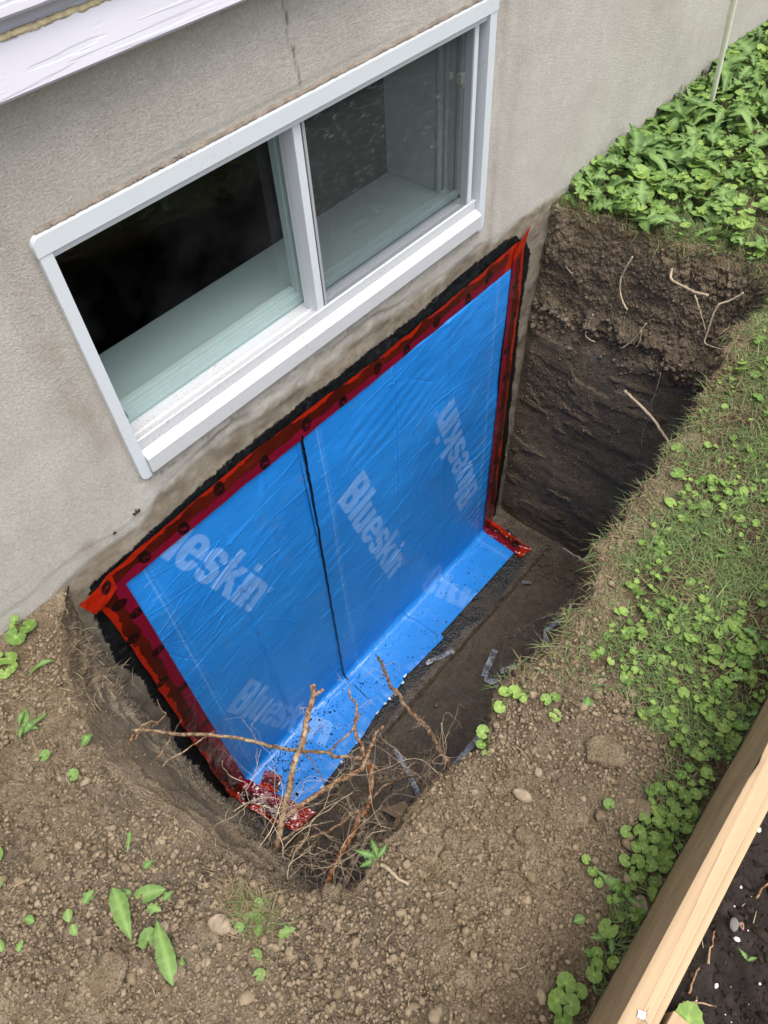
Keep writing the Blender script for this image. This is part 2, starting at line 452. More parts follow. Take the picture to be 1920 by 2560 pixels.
M = dict(soil=soil_material(), stucco=stucco_material(), primer=primer_material(), membrane=membrane_material(),
         tape=tape_material(), glass=glass_material(), screen=screen_material(), siding=siding_material(), root=root_material(),
         lumber=wood_material('pine_lumber', (0.44, 0.325, 0.200), (0.37, 0.250, 0.145), axis_scale=(.38, 30, 30)),
         lumber_side=wood_material('lightened_side_pine', (0.50, 0.375, 0.235), (0.43, 0.31, 0.19), axis_scale=(.8, 20, 20), dirt=.35),  # same pine with dirt, coloured lighter to stand in for sky light
         white=white_frame_material('white_aluminium', dirt=.25), sillw=white_frame_material('white_sill_dusty', (0.50, 0.51, 0.53), dirt=.9),
         inner=white_frame_material('inner_sill_paint', (0.40, 0.435, 0.43), dirt=.1),
         grey=simple('grey_aluminium', (0.33, 0.335, 0.35), .4, .5), grey_brown=simple('rough_grey_brown', (0.27, 0.225, 0.18), .9, .2, .4, 40, .6, 160, .003),
         bead=simple('cream_sealant', (0.58, 0.49, 0.30), .7, .3, .45, 60, .8, 220, .003),
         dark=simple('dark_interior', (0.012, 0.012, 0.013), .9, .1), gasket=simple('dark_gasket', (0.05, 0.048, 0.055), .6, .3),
         sealant=simple('black_mastic', (0.004, 0.004, 0.005), .25, .5, 0, 30, .7, 90, .003),
         clover=leaf_material('round_leaf_green', (0.085, 0.170, 0.030), (0.255, 0.370, 0.085)),
         weed=leaf_material('weed_leaf_green', (0.065, 0.135, 0.034), (0.17, 0.27, 0.075)),
         wilt=leaf_material('picked_leaf_green', (0.085, 0.170, 0.040), (0.165, 0.260, 0.070)),
         grass=leaf_material('grass_green', (0.075, 0.135, 0.036), (0.21, 0.29, 0.10)),
         straw=leaf_material('dead_grass', (0.15, 0.11, 0.058), (0.36, 0.285, 0.165), .8),
         rod=simple('pale_rod', (0.80, 0.78, 0.66), .5, .4, .08),
         stone=simple('soil_clod', (0.33, 0.255, 0.18), .95, .15, .45, 26, .9, 150, .004),
         pebble=simple('pale_pebble', (0.30, 0.235, 0.165), .9, .2, .4, 60, .5, 120, .002),
         card=simple('brown_card', (0.30, 0.205, 0.125), .85, .2, .25, 20, .3, 60, .002),
         white_bit=simple('white_chip', (0.58, 0.57, 0.54), .6, .4))
# ================================================================== TERRAIN
ctrl = [(.165, .014, 180, 26), (.085, -.08, 180, 40), (.010, -.22, 180, 52), (-.022, -.41, 180, 62), (-.008, -.59, 180, 60), (.035, -.76, 186, 36),
        (.070, -.84, 202, 240), (.125, -.893, 258, 44), (.245, -.906, 270, 38), (.361, -.892, 270, 36), (.464, -.912, 270, 38), (.574, -.886, 270, 42),
        (.706, -.905, 270, 34), (.838, -.898, 270, 30), (.951, -.851, 270, 20), (1.02, -.857, 270, 70), (1.33, -.825, 270, 74), (1.70, -.777, 270, 56),
        (1.97, -.772, 272, 30), (2.09, -.755, 290, 150), (2.155, -.70, 345, 50), (2.165, -.60, 360, 26), (2.155, -.506, 360, 40), (2.12, -.36, 360, 48),
        (2.10, -.168, 360, 44), (2.06, .014, 360, 0)]
RX, RY, RA = [], [], []
cn = len(ctrl)
for i in range(cn - 1):
    p0, p1, p2, p3 = ctrl[max(i - 1, 0)], ctrl[i], ctrl[i + 1], ctrl[min(i + 2, cn - 1)]
    for k in range(p1[3]):
        u = k / p1[3]
        f = lambda a, b, c, d: 0.5 * (2 * b + (c - a) * u + (2 * a - 5 * b + 4 * c - d) * u * u + (3 * b - a - 3 * c + d) * u ** 3)
        RX.append(f(p0[0], p1[0], p2[0], p3[0])); RY.append(f(p0[1], p1[1], p2[1], p3[1])); RA.append(p1[2] * (1 - u) + p2[2] * u)
RX.append(ctrl[-1][0]); RY.append(ctrl[-1][1]); RA.append(360)
RX, RY, RA = np.array(RX), np.array(RY), np.array(RA)
jig = vnoise(np.stack([RX, RY, RX * 0], -1), 26, 3) * .010 + vnoise(np.stack([RX, RY, RX * 0], -1), 9, 5) * .012
NX, NY = np.cos(np.radians(RA)), np.sin(np.radians(RA))
RX = RX + NX * jig; RY = np.minimum(RY + NY * jig, .014)
nu = len(RX)

def xb(y): return np.interp(y, [-1.30, -1.22, -1.18, -1.05, -.95, -.86], [.20, .40, .62, .72, .66, .56])
def veg(x, y):
    P = np.stack([x, y, x * 0], -1)
    a = sst(-.06, .07, x - xb(y) + vnoise(P, 14, 8) * .06)
    return np.where(y < -.80, a, sst(1.5, 2.1, x)) * 1.0

def ground_base(x, y):
    P = np.stack([x, y, x * 0], -1)
    z = .016 * fbm(P, 2.2, 3, 21)
    z = z + .030 * np.exp(-(((x - .40) / .28) ** 2 + ((y + 1.06) / .14) ** 2))
    z = z - .020 * np.exp(-(((x - .02) / .10) ** 2 + ((y + .60) / .30) ** 2))
    z = z + .045 * sst(2.3, 3.6, x) * sst(-1.2, 0, y)
    z = z - .03 * np.exp(-(((x + .08) / .12) ** 2 + ((y + .62) / .10) ** 2))
    return z

# rings: wall (bottom -> rim), ground (rim -> outward)
ws = np.linspace(0, 1, 330)                     # 0 bottom 1 rim
dn = np.concatenate([np.linspace(.0036, 1.0, 265), np.geomspace(1.012, 9.0, 60)])
dn = np.where(dn < .08, dn, dn)
nw, ng = len(ws), len(dn)
ZB = -1.66
FX = np.clip(RX, .105, 1.99); FY = np.clip(RY, -.87, .014)
wl_ = sst(215, 183, RA); FX = FX * (1 - wl_) + .104 * wl_
wr_ = sst(320, 350, RA); FX = FX * (1 - wr_) + 1.995 * wr_
ZR = ground_base(RX, RY)
W = ws[None, :]
zz = ZB + (ZR[:, None] - ZB) * W
depth = -zz
hleft = np.interp(depth, [-.02, .03, .10, .20, .32, .51, .66, 1.6], [0, .22, .45, .66, .82, .95, 1, 1])
hright = np.interp(depth, [-.05, .04, .12, .30, .36, .60, 1.0, 1.66], [0, .10, .22, .40, .62, .72, .86, 1])
hfront = np.interp(depth, [0, .1, .4, 1.66], [0, .15, .5, 1])
h = hfront * (1 - wl_[:, None]) * (1 - wr_[:, None]) + hleft * wl_[:, None] + hright * wr_[:, None]
Wx = RX[:, None] * (1 - h) + FX[:, None] * h
Wy = RY[:, None] * (1 - h) + FY[:, None] * h
Gx = RX[:, None] + NX[:, None] * dn[None]
Gy = RY[:, None] + NY[:, None] * dn[None]
Gy = np.where((RA[:, None] < 181) | (RA[:, None] > 359), np.minimum(Gy, .014), Gy)
Gz = ground_base(Gx, Gy) - .014 * np.exp(-dn[None] / .012)
PX = np.concatenate([Wx, Gx], 1); PY = np.concatenate([Wy, Gy], 1); PZ = np.concatenate([zz, Gz], 1)
P0 = np.stack([PX, PY, PZ], -1)
du = np.gradient(P0, axis=0); dv = np.gradient(P0, axis=1)
Nn = np.cross(du, dv); Nn /= np.linalg.norm(Nn, axis=-1, keepdims=True) + 1e-9
if Nn[nu // 2, -40, 2] < 0: Nn = -Nn
# soften the normal jump at the rim
for _ in range(6):
    Nn[:, 1:-1] = (Nn[:, :-2] + Nn[:, 1:-1] * 2 + Nn[:, 2:]) / 4
Nn /= np.linalg.norm(Nn, axis=-1, keepdims=True) + 1e-9
isw = np.zeros((nu, nw + ng)); isw[:, :nw] = 1
VG = veg(PX, PY) * (1 - isw)
_dd = np.concatenate([np.zeros(nw), dn])[None] + .05 * vnoise(np.stack([PX, PY, PX * 0], -1), 9, 171)
VG = VG * np.where((PX < 1.42) & (PY < -.8), sst(.02, .085, _dd), 1)
dpt = np.clip(-PZ, 0, 2)
WL, WR = wl_[:, None], wr_[:, None]
fine = np.ones((nu, nw + ng), bool)
D = np.zeros((nu, nw + ng))
Q = P0
# --- loose crumbly ground
f1, f2, cid = worley(Q, 34, 1)
clump = (1 - np.clip(f1 / .62, 0, 1) ** 2) * (.35 + cid)
f1b, f2b, cidb = worley(Q, 82, 5)
clumpb = (1 - np.clip(f1b / .62, 0, 1) ** 2) * (.3 + cidb)
bigm = sst(-.15, .45, fbm(Q, 5, 3, 31))
def chunks(fr, seed, gap=.30):
    a, b, c = worley(Q + (.25 / fr) * fbm(Q, fr * .9, 2, seed + 50)[..., None], fr, seed)
    return (.35 + .9 * c) * sst(.0, gap, b - a)
ck1, ck2, ck3 = chunks(30, 141), chunks(62, 151), chunks(110, 161, .4)
loose = .0110 * ck1 * bigm + .0060 * ck2 * (.35 + .65 * sst(-.5, .3, vnoise(Q, 10, 42))) + .0026 * ck3 + .009 * fbm(Q, 12, 5, 41, .55)
f1c, f2c, cidc = worley(Q + .01 * fbm(Q, 20, 2, 77)[..., None], 13, 9)
slab = sst(.02, .10, f2c - f1c)
loose = loose + .006 * (slab - 1) * sst(.0, .5, vnoise(Q, 4, 90))
D = D + loose * (1 - isw) * (1 - .6 * VG)
# --- far and front wall
wob_ = .10 * fbm(P0, (3, 3, 1), 3, 133) + .03 * fbm(P0, 14, 3, 134)
top = sst(.50, .30, dpt + wob_) * isw
crumb = .009 * ck1 * (.3 + bigm) + .005 * ck2 + .0025 * ck3 + .016 * fbm(Q, 7, 5, 51)
band = np.exp(-((dpt - .38 - .03 * vnoise(Q, 5, 12)) / .055) ** 2) * isw
grv = .013 * (1 - np.clip(f1 / .55, 0, 1) ** 2) * band
low = isw * (1 - top)
layers = vnoise(Q, (4, 4, 30), 61) * .0022 + fbm(Q, (3, 3, 5), 4, 66) * .010 + .0010 * vnoise(Q, (60, 60, 14), 62)
chip = sst(.30, .42, fbm(Q, (7, 7, 16), 4, 68)) * .006 + .004 * ck2 * sst(.2, .6, fbm(Q, 6, 3, 69))
D = D + (1 - WL) * (crumb * top + grv + .016 * band * (top > .5) + (layers + chip) * low)
D = D - (1 - WL) * isw * .018 * np.exp(-((dpt + wob_ - .43) / .03) ** 2)
# --- left wall: shovel grooves running down the cut
gv = np.sin((PX * .8 - dpt + .035 * vnoise(Q, (4, 3, 4), 71) + .10 * PY) * 2 * np.pi / .085)
ridge = 1 - np.abs(gv)
D = D + WL * isw * (.022 * ridge ** 4 * sst(0, .08, dpt) * sst(-.3, .35, vnoise(Q, (9, 6, 9), 76)) + .010 * fbm(Q, (9, 9, 4), 4, 73) + .0014 * vnoise(Q, (150, 9, 60), 75) + .006 * ck2 * sst(.1, .5, vnoise(Q, 8, 74)) + .005 * ck3 * ridge ** 6)
D = D * np.clip(np.where(PY > -.03, (.014 - PY) / .044, 1), 0.05, 1)
far = np.ones(nw + ng); far[nw + 265:] = .5
D = D * far[None]
P1 = P0 + Nn * D[..., None]
P1[..., 1] = np.minimum(P1[..., 1], .014)
# overlapped rim crumbs
damp = (1 - WL) * isw * (sst(.02, .10, dpt) * .66 + sst(.28, .52, dpt + wob_) * .0) + WL * isw * (.25 + .2 * vnoise(Q, 6, 33))
patch = np.exp(-(((PX + .03) / .10) ** 2 + ((PY + .56) / .15) ** 2)) * .95 + np.exp(-(((PX - .12) / .10) ** 2 + ((PY + .96) / .07) ** 2)) * .6
damp = damp + (1 - isw) * np.clip(patch * (.8 + .6 * vnoise(Q, 12, 35)) + .45 * sst(.0, .5, fbm(Q, 3.5, 3, 36)), 0, .8)
smear = WL * isw * sst(.03, .16, dpt) * sst(-.5, .3, vnoise(Q, 7, 37) + .3)
zone = np.stack([np.clip(damp, 0, 1), VG * .9, np.clip(smear, 0, 1)], -1)
# columns of the fan run under the lumber and garden bed; keep the ground there a little lower
under = sst(-1.285, -1.32, PY) * (1 - isw)
P1[..., 2] -= under * .06
ground = mesh_obj('ground', P1.reshape(-1, 3), grid_faces(nu, nw + ng), M['soil'], attrs={'zone': zone.reshape(-1, 3)})
tag(ground, kind='structure')
me = ground.data
if me.polygons[(nu // 2) * (nw + ng - 1) + nw + 60].normal.z < 0: me.flip_normals()

# pit floor
fx, fy = np.meshgrid(np.arange(.0, 2.2, .005), np.arange(-1.0, .0, .005), indexing='ij')
Pf = np.stack([fx, fy, fx * 0], -1)
a1, a2, ac = worley(Pf, 45, 15)
fz = -1.603 + .005 * fbm(Pf, 6, 4, 16) + .0035 * (1 - np.clip(a1 / .6, 0, 1) ** 2) * ac + .03 * sst(-.75, -.9, fy) + .03 * sst(1.93, 2.02, fx) + .03 * sst(.20, .1, fx)
fz = fz - .004 * sst(-.33, -.27, fy)
Pf[..., 2] = fz
zf = np.zeros(fx.shape + (3,)); zf[..., 0] = .95
zf[..., 0] -= .5 * sst(1.85, 2.0, fx) * sst(-.4, -.1, fy)
floor = mesh_obj('pit_floor', Pf.reshape(-1, 3), grid_faces(*fx.shape), M['soil'], attrs={'zone': zf.reshape(-1, 3)})
tag(floor, kind='structure')

# lookup of ground height
_gp = P1[:, nw - 4:].reshape(-1, 3)
def gz(x, y):
    d = (_gp[:, 0] - x) ** 2 + (_gp[:, 1] - y) ** 2
    return float(_gp[int(d.argmin()), 2])

# far lawn sheet behind everything (seen in reflections and from the side)
s = 60
lawn = mesh_obj('lawn', [(-s, -s, -.10), (s, -s, -.10), (s, -9.2, -.10), (-s, -9.2, -.10), (-s, .1, -.10), (-8, .1, -.10), (-8, -9.2, -.10), (s, .1, -.10), (10, .1, -.10), (10, -9.2, -.10)],
                [[0, 1, 2, 3], [3, 6, 5, 4], [9, 2, 7, 8]], simple('lawn_green', (0.05, 0.085, 0.02), .9, .1, .6, 3, .8, 30, .03))
tag(lawn, kind='structure')

# ================================================================== HOUSE
house = empty('house', (2.0, 0, 0))
tag(house, 'house with beige stucco foundation wall, white window and white siding above the dug pit', 'house')
house.location = (0, 0, 0)
wx = np.unique(np.round(np.concatenate([np.linspace(-6, -.5, 12), np.arange(-.5, 2.6, .0055), np.arange(2.6, 5.0, .02), np.linspace(5, 14, 10)]), 4))
wz = np.unique(np.round(np.concatenate([np.arange(-1.64, -.5, .012), np.arange(-.5, 1.06, .0055), np.linspace(1.06, 2.2, 6)]), 4))
X, Z = np.meshgrid(wx, wz, indexing='ij')
PW3 = np.stack([X, X * 0, Z], -1)
hole = (X[:-1, :-1] > .4255) & (X[1:, 1:] < 1.652) & (Z[:-1, :-1] > .145) & (Z[1:, 1:] < .703)
# brown run-off stains
stain = np.zeros_like(X)
def blob(cx, cz, sx, sz, a): return a * np.exp(-((X - cx) / sx) ** 2 - ((Z - cz) / sz) ** 2)
nse = fbm(PW3, (10, 1, 4), 4, 101)
stain += blob(.36, .55, .035, .30, .75) + blob(1.71, .45, .018, .5, .55) + blob(1.78, .5, .02, .4, .3)
for cx, a, sx in ((2.25, .35, .05), (2.6, .5, .045), (2.78, .45, .04), (3.25, .7, .05), (3.45, .4, .06), (4.0, .5, .08)):
    stain += a * np.exp(-((X - cx - .05 * vnoise(PW3, (1, 1, 2.5), 102)) / sx) ** 2) * sst(.1, .9, Z)
stain += blob(.25, -.02, .06, .05, .5) + blob(.24, .05, .02, .03, .5)
stain = np.clip(.72 * stain * (1 + nse), 0, 1)
# stained halo round the window
dW = np.maximum(np.maximum(.41 - X, X - 1.66), np.maximum(.125 - Z, Z - .715))
stain = np.clip(stain + .22 * np.exp(-(dW / .012) ** 2) * (dW > -.01), 0, 1)
edge = .035 + .020 * fbm(PW3, (3, 1, 3), 3, 103) + .05 * sst(.36, .46, X) * sst(1.75, 1.66, X) * (.6 + .5 * vnoise(PW3, (6, 1, 1), 104)) - .06 * sst(2.0, 2.2, X) - .04 * sst(.2, .0, X)
concr = sst(edge + .012, edge - .012, Z)
step = sst(edge + .010, edge - .010, Z)
# primer: signed field from hand measured outline
pl = np.interp(Z, [-1.6, -.884, -.518, -.372, -.243, -.124, -.05, .1], [.150, .131, .172, .142, .156, .166, .195, .3])
pr_ = np.interp(Z, [-1.58, -1.19, -.59, -.244, -.127, .0], [1.95, 1.977, 1.958, 1.95, 1.972, 1.90])
pt = np.interp(X, [.15, .19, .33, .456, .64, .96, 1.22, 1.398, 1.473, 1.666, 1.80, 1.863, 1.9, 1.97], [-.09, -.056, -.040, -.030, -.015, -.008, -.020, -.014, -.006, .002, .006, -.008, -.04, -.09])
sd = np.minimum(np.minimum(X - pl, pr_ - X), pt - Z)
prim = np.clip(.5 + sd / .05, 0, 1)
bare = np.exp(-(((X - .155) / .03) ** 2 + ((Z + .78) / .09) ** 2)) + np.exp(-(((X - .13) / .04) ** 2 + ((Z + 1.25) / .10) ** 2)) * .8
prim = np.clip(prim - bare * .6, 0, 1)
# crack above the window
cz_ = np.linspace(.715, 1.1, 60)
cxk = 1.017 + .012 * np.array([vnoise(np.array([0., 0., zq]), 22, 105) for zq in cz_]) + .006 * np.array([vnoise(np.array([0., 0., zq]), 70, 106) for zq in cz_])
crack = np.exp(-((X - np.interp(Z, cz_, cxk)) / .0022) ** 2) * (Z > .715) * (.7 + .3 * vnoise(PW3, 60, 107))
y = -.0022 * (1 - step) * (Z < .4) - .0022 * (Z >= .4)
y = y + .0016 * fbm(PW3, 4, 2, 108) + .0014 * fbm(PW3, 45, 3, 110) * concr + .006 * concr * fbm(PW3, (5, 1, 8), 3, 111) + crack * .004
rough_p = np.exp(-((Z - .105) / .02) ** 2) * sst(.40, .44, X) * sst(1.68, 1.62, X)
pits = (worley(PW3, 70, 112)[0] < .28)
y = y + rough_p * .004 * pits
step2 = sst(.009, -.009, Z - (.045 + .022 * fbm(PW3, (5, 1, 4), 4, 113)))
concr = np.maximum(concr, rough_p * .9)
y = y + .0018 * step2
y = np.where(dW < .02, y * .4, y)
behind = sst(-.01, .02, np.minimum(np.minimum(X - .19, 1.90 - X), -.05 - Z))
y = y * (1 - behind) + (.001 + .2 * y) * behind
y = np.where(prim > .5, np.maximum(y, -.0035), y)
PW3[..., 1] = y
aux = np.clip(crack + .35 * rough_p * pits, 0, 1)
qd = grid_faces(len(wx), len(wz), ~hole)
wall = mesh_obj('foundation_wall', PW3.reshape(-1, 3), qd, M['stucco'], house,
                attrs={'stain': np.stack([stain, concr, prim], -1).reshape(-1, 3), 'aux': aux.reshape(-1)})
if wall.data.polygons[100].normal.y > 0: wall.data.flip_normals()
# footing with primer
fxx, fyy = np.meshgrid(np.arange(-.3, 2.5, .006), np.arange(-.33, .012, .006), indexing='ij')
Pq = np.stack([fxx, fyy, fxx * 0], -1)
q1, q2, qc = worley(Pq, 60, 120)
Pq[..., 2] = -1.588 + .003 * fbm(Pq, 9, 4, 121) + .004 * (1 - np.clip(q1 / .6, 0, 1) ** 2) * qc - .05 * sst(-.29, -.33, fyy) 
Pq[..., 2] += .018 * sst(-.06, .0, fyy) * sst(1.85, 1.9, fxx)
ed = np.minimum(np.minimum(fxx - .2, 1.93 - .5 * np.abs(fyy + .1) - fxx), fyy + .272 + .03 * fbm(Pq, 4, 4, 122))
footing = mesh_obj('footing', Pq.reshape(-1, 3), grid_faces(*fxx.shape), M['primer'], house, attrs={'edge': np.clip(.5 + ed.reshape(-1) / .06, 0, 1)})

# ---- siding
def extr(poly, x0, x1, name, mat, parent=house, n=1):
    mb = MB(); mb.prism(poly, x0, x1); return mb.build(name, mat, parent)
extr([(-.044, .918), (-.047, .922), (-.034, .982), (-.012, .986), (0, .986), (0, .918), (-.012, .914)], -1.4, 3.2, 'siding_board', M['siding'])
extr([(-.020, .985), (-.018, 1.012), (0, 1.012), (0, .985)], -1.4, 3.2, 'siding_recess', M['siding'])
extr([(-.046, 1.007), (-.049, 1.011), (-.034, 1.10), (0, 1.10), (0, 1.003), (-.02, 1.003)], -1.4, 3.2, 'siding_board', M['siding'])
extr([(-.046, 1.099), (-.048, 1.103), (-.034, 1.30), (0, 1.30), (0, 1.099)], -1.4, 3.2, 'siding_board', M['siding'])
mb = MB(); mb.tube([(-1.4, -.030, .984), (0, -.030, .984), (.4, -.031, .9845), (.6, -.030, .984), (1, -.030, .984), (3.2, -.030, .984)], [.0048] * 6, 8, .25, 40, .0004, seed=4)
mb.build('sealant_bead', M['bead'], house, True)

# ---- window: plane coordinates (as if on the wall face) to a point at depth y
def wpt(xp, zp, y):
    k = (1.15 + y) / 1.15
    return xp * k, 1.357 - (1.357 - zp) * k
def wbox(mb, xa, xb_, za, zb, y0, y1, bev=.0015, yr=None):
    yr = y0 if yr is None else yr
    a = wpt(xa, za, yr); b = wpt(xb_, zb, yr)
    mb.box(a[0], b[0], y0, y1, a[1], b[1], bev)
def rrect(x0, x1, z0, z1, r, which):
    """polygon with some rounded corners: which subset of 'bl','br','tr','tl'"""
    out = []
    for nm, cx, cz, a0 in (('bl', x0 + r, z0 + r, 180), ('br', x1 - r, z0 + r, 270), ('tr', x1 - r, z1 - r, 0), ('tl', x0 + r, z1 - r, 90)):
        if nm in which:
            out += [(cx + r * math.cos(math.radians(a0 + t)), cz + r * math.sin(math.radians(a0 + t))) for t in range(0, 91, 15)]
        else:
            out.append({'bl': (x0, z0), 'br': (x1, z0), 'tr': (x1, z1), 'tl': (x0, z1)}[nm])
    return out
mb = MB(); mb.prism(rrect(.4085, .4325, .124, .683, .014, ('bl',)), -.012, .03, 'y'); win = mb.build('window', M['white'], house)
mb = MB(); mb.prism(rrect(1.6335, 1.6605, .124, .683, .014, ('br',)), -.012, .03, 'y'); mb.build('side_trim', M['white'], win)
mb = MB(); mb.prism(rrect(.4065, 1.6625, .684, .7155, .017, ('tl', 'tr')), -.0135, .03, 'y'); mb.build('head_trim', M['white'], win)
win['label'] = 'white two-pane sliding window with trim, dusty sill and insect screen on the right half'
mb = MB(); wbox(mb, .437, 1.648, .666, .681, -.003, .03); mb.build('head_lip', M['white'], win)
mb = MB(); mb.tube([(.424, .000, .7185), (.6, .000, .7185), (.7, .000, .7185), (.8, .000, .7185), (1.3, .000, .7185), (1.66, .000, .7185)], [.0045] * 6, 6, .4, 60, .0008, seed=3)
mb.build('head_shadow_line', M['grey_brown'], win, True)  # strip coloured grey-brown to draw the shadow line above the head trim
x0s, x1s = .4335, 1.6325
mb = MB(); mb.prism([(-.020, .1365), (-.0215, .139), (-.0215, .179), (-.0185, .1825), (.0, .1925), (.0, .134)], x0s, x1s); mb.build('sill_nose', M['sillw'], win)
mb = MB(); mb.prism([(.0015, .130), (.0015, .218), (.004, .2205), (.028, .212), (.030, .2165), (.034, .2165), (.036, .209), (.075, .205), (.075, .130)], x0s, x1s); mb.build('sill_track', M['sillw'], win)
# back part of the frame under and behind the panes
mb = MB(); mb.prism([(.0765, .130), (.0765, .214), (.095, .217), (.098, .224), (.104, .224), (.107, .217), (.13, .217), (.13, .130)], x0s, x1s); mb.build('inner_track', M['inner'], win)
mb = MB(); mb.box(.432, 1.662, .131, .312, .185, .2145, .002); mb.build('inner_sill', M['inner'], win)
mb = MB(); mb.box(1.607, 1.66, .131, .312, .215, .76, .001); mb.build('inner_reveal', M['inner'], win)
mb = MB(); mb.box(1.632, 1.66, .085, .130, .205, .74, .001); mb.box(1.618, 1.632, .100, .108, .205, .74, .001); mb.box(1.600, 1.618, .112, .120, .205, .74, .001); mb.build('inner_jamb', M['inner'], win)
mb = MB(); mb.box(.40, .4325, .031, .312, .13, .76); mb.build('left_jamb', M['inner'], win)
mb = MB(); mb.box(.4, 1.66, .031, .312, .705, .76); mb.build('head_jamb', M['inner'], win)
# posts between the panes
mb = MB(); wbox(mb, .9905, 1.0125, .206, .683, .004, .040, .0015, .004); wbox(mb, .974, .989, .214, .683, .026, .055, .0015, .026); mb.build('mullion', M['white'], win)
mb = MB(); wbox(mb, .937, .953, .262, .70, .080, .10, .001, .08); wbox(mb, .953, .972, .262, .70, .074, .10, .001, .074)
a = wpt(.442, .27, .075); b = wpt(.965, .27, .075)
mb.box(a[0], b[0], .078, .094, .2125, .232, .001); mb.box(a[0], b[0], .094, .11, .224, .243, .001)
mb.build('left_sash', M['inner'], win)
# right side frame strips
mb = MB(); wbox(mb, 1.5925, 1.6075, .212, .683, .003, .03, .001); wbox(mb, 1.6195, 1.6235, .200, .683, .010, .04, .0005); wbox(mb, 1.6077, 1.648, .19, .683, .032, .05, .0005); mb.build('side_track', M['white'], win)
# glass panes
def pane(name, xa, xb_, za, zb, yy):
    a = wpt(xa, za, yy); b = wpt(xb_, zb, yy)
    return mesh_obj(name, [(a[0], yy, a[1]), (b[0], yy, a[1]), (b[0], yy, b[1]), (a[0], yy, b[1])], [[0, 1, 2, 3]], M['glass'], win, False)
pane('glass_pane', .436, .976, .262, .72, .0705)
pane('glass_pane', .985, 1.66, .25, .72, .052)
# insect screen with its frame
scx0, scx1, scz0, scz1, sy = 1.0135, 1.5915, .2115, .6835, .008
a = wpt(scx0, scz0, sy); b = wpt(scx1, scz1, sy)
scr = mesh_obj('insect_screen', [(a[0], sy, a[1]), (b[0], sy, a[1]), (b[0], sy, b[1]), (a[0], sy, b[1])], [[0, 1, 2, 3]], M['screen'], win, False)
mb = MB()
for (p, q, r_, s_) in ((a[0], a[0] + .0075, a[1], b[1]), (b[0] - .004, b[0], a[1], b[1]), (a[0] + .0076, b[0] - .0041, a[1], a[1] + .0055), (a[0] + .0076, b[0] - .0041, b[1] - .004, b[1])):
    mb.box(p, q, sy - .003, sy + .004, r_, s_, .0008)
mb.build('screen_frame', M['grey'], win)
mb = MB()
mb.box(a[0] - .002, a[0] - .0005, sy - .001, sy + .006, a[1], b[1]); mb.box(b[0] + .0003, b[0] + .002, sy - .001, sy + .006, a[1], b[1]); mb.box(a[0], b[0], sy - .001, sy + .006, b[1] + .0003, b[1] + .004)
mb.build('gasket', M['gasket'], win)
# sliding sash behind the screen with latch
mb = MB(); mb.box(1.640, 1.652, .056, .066, .215, .73, .001); mb.box(1.6225, 1.6395, .060, .070, .215, .73, .001); mb.box(1.05, 1.62, .058, .068, .215, .234, .001)
mb.build('right_sash', M['inner'], win)
mb = MB(); mb.box(1.585, 1.600, .066, .084, .535, .553, .002); mb.box(1.610, 1.628, .050, .066, .520, .545, .003); mb.box(1.6105, 1.6165, .044, .050, .512, .521, .001)
mb.build('sash_latch', simple('latch_plastic', (.50, .50, .42), .5, .4), win)
# room behind, walls coloured near black to stand in for its dimness
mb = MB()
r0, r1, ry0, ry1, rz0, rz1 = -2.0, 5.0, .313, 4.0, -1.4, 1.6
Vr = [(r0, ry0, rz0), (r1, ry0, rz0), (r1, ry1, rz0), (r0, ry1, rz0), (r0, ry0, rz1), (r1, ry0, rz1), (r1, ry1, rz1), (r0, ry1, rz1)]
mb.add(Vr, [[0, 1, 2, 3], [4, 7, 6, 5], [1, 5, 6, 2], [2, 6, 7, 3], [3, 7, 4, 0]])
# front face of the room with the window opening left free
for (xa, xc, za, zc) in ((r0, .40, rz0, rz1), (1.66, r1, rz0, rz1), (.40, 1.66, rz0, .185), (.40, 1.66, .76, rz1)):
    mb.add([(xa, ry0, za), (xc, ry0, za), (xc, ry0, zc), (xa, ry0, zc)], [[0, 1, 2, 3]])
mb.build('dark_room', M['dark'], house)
mb = MB(); mb.box(.40, .4315, .0305, .0307, .13, .705); 
# wooden body of the wall around the opening (keeps the sky out)
mb = MB()
for (xa, xc, za, zc) in ((-6, .40, -1.64, 2.2), (1.662, 14, -1.64, 2.2), (.40, 1.662, -1.64, .129), (.40, 1.662, .761, 2.2)):
    mb.box(xa, xc, .031, .312, za, zc)
mb.build('wall_core', M['grey_brown'], house)
mb = MB(); mb.box(-6, 14, .30, .9, 2.2, 2.3); mb.build('roof_edge', M['grey_brown'], house)

# ================================================================== MEMBRANE
def glyphs(text, size, bold):
    cu = bpy.data.curves.new('t', 'FONT'); cu.body = text; cu.size = size; cu.offset = bold; cu.space_character = .86
    ob = bpy.data.objects.new('t', cu); COL.objects.link(ob)
    bpy.context.view_layer.update()
    dg = bpy.context.evaluated_depsgraph_get()
    me = bpy.data.meshes.new_from_object(ob.evaluated_get(dg))
    me.calc_loop_triangles()
    co = np.empty(len(me.vertices) * 3, np.float32); me.vertices.foreach_get('co', co); co = co.reshape(-1, 3)[:, :2]
    tr = np.empty(len(me.loop_triangles) * 3, np.int32); me.loop_triangles.foreach_get('vertices', tr); tr = tr.reshape(-1, 3)
    bpy.data.objects.remove(ob); bpy.data.meshes.remove(me); bpy.data.curves.remove(cu)
    return co, tr

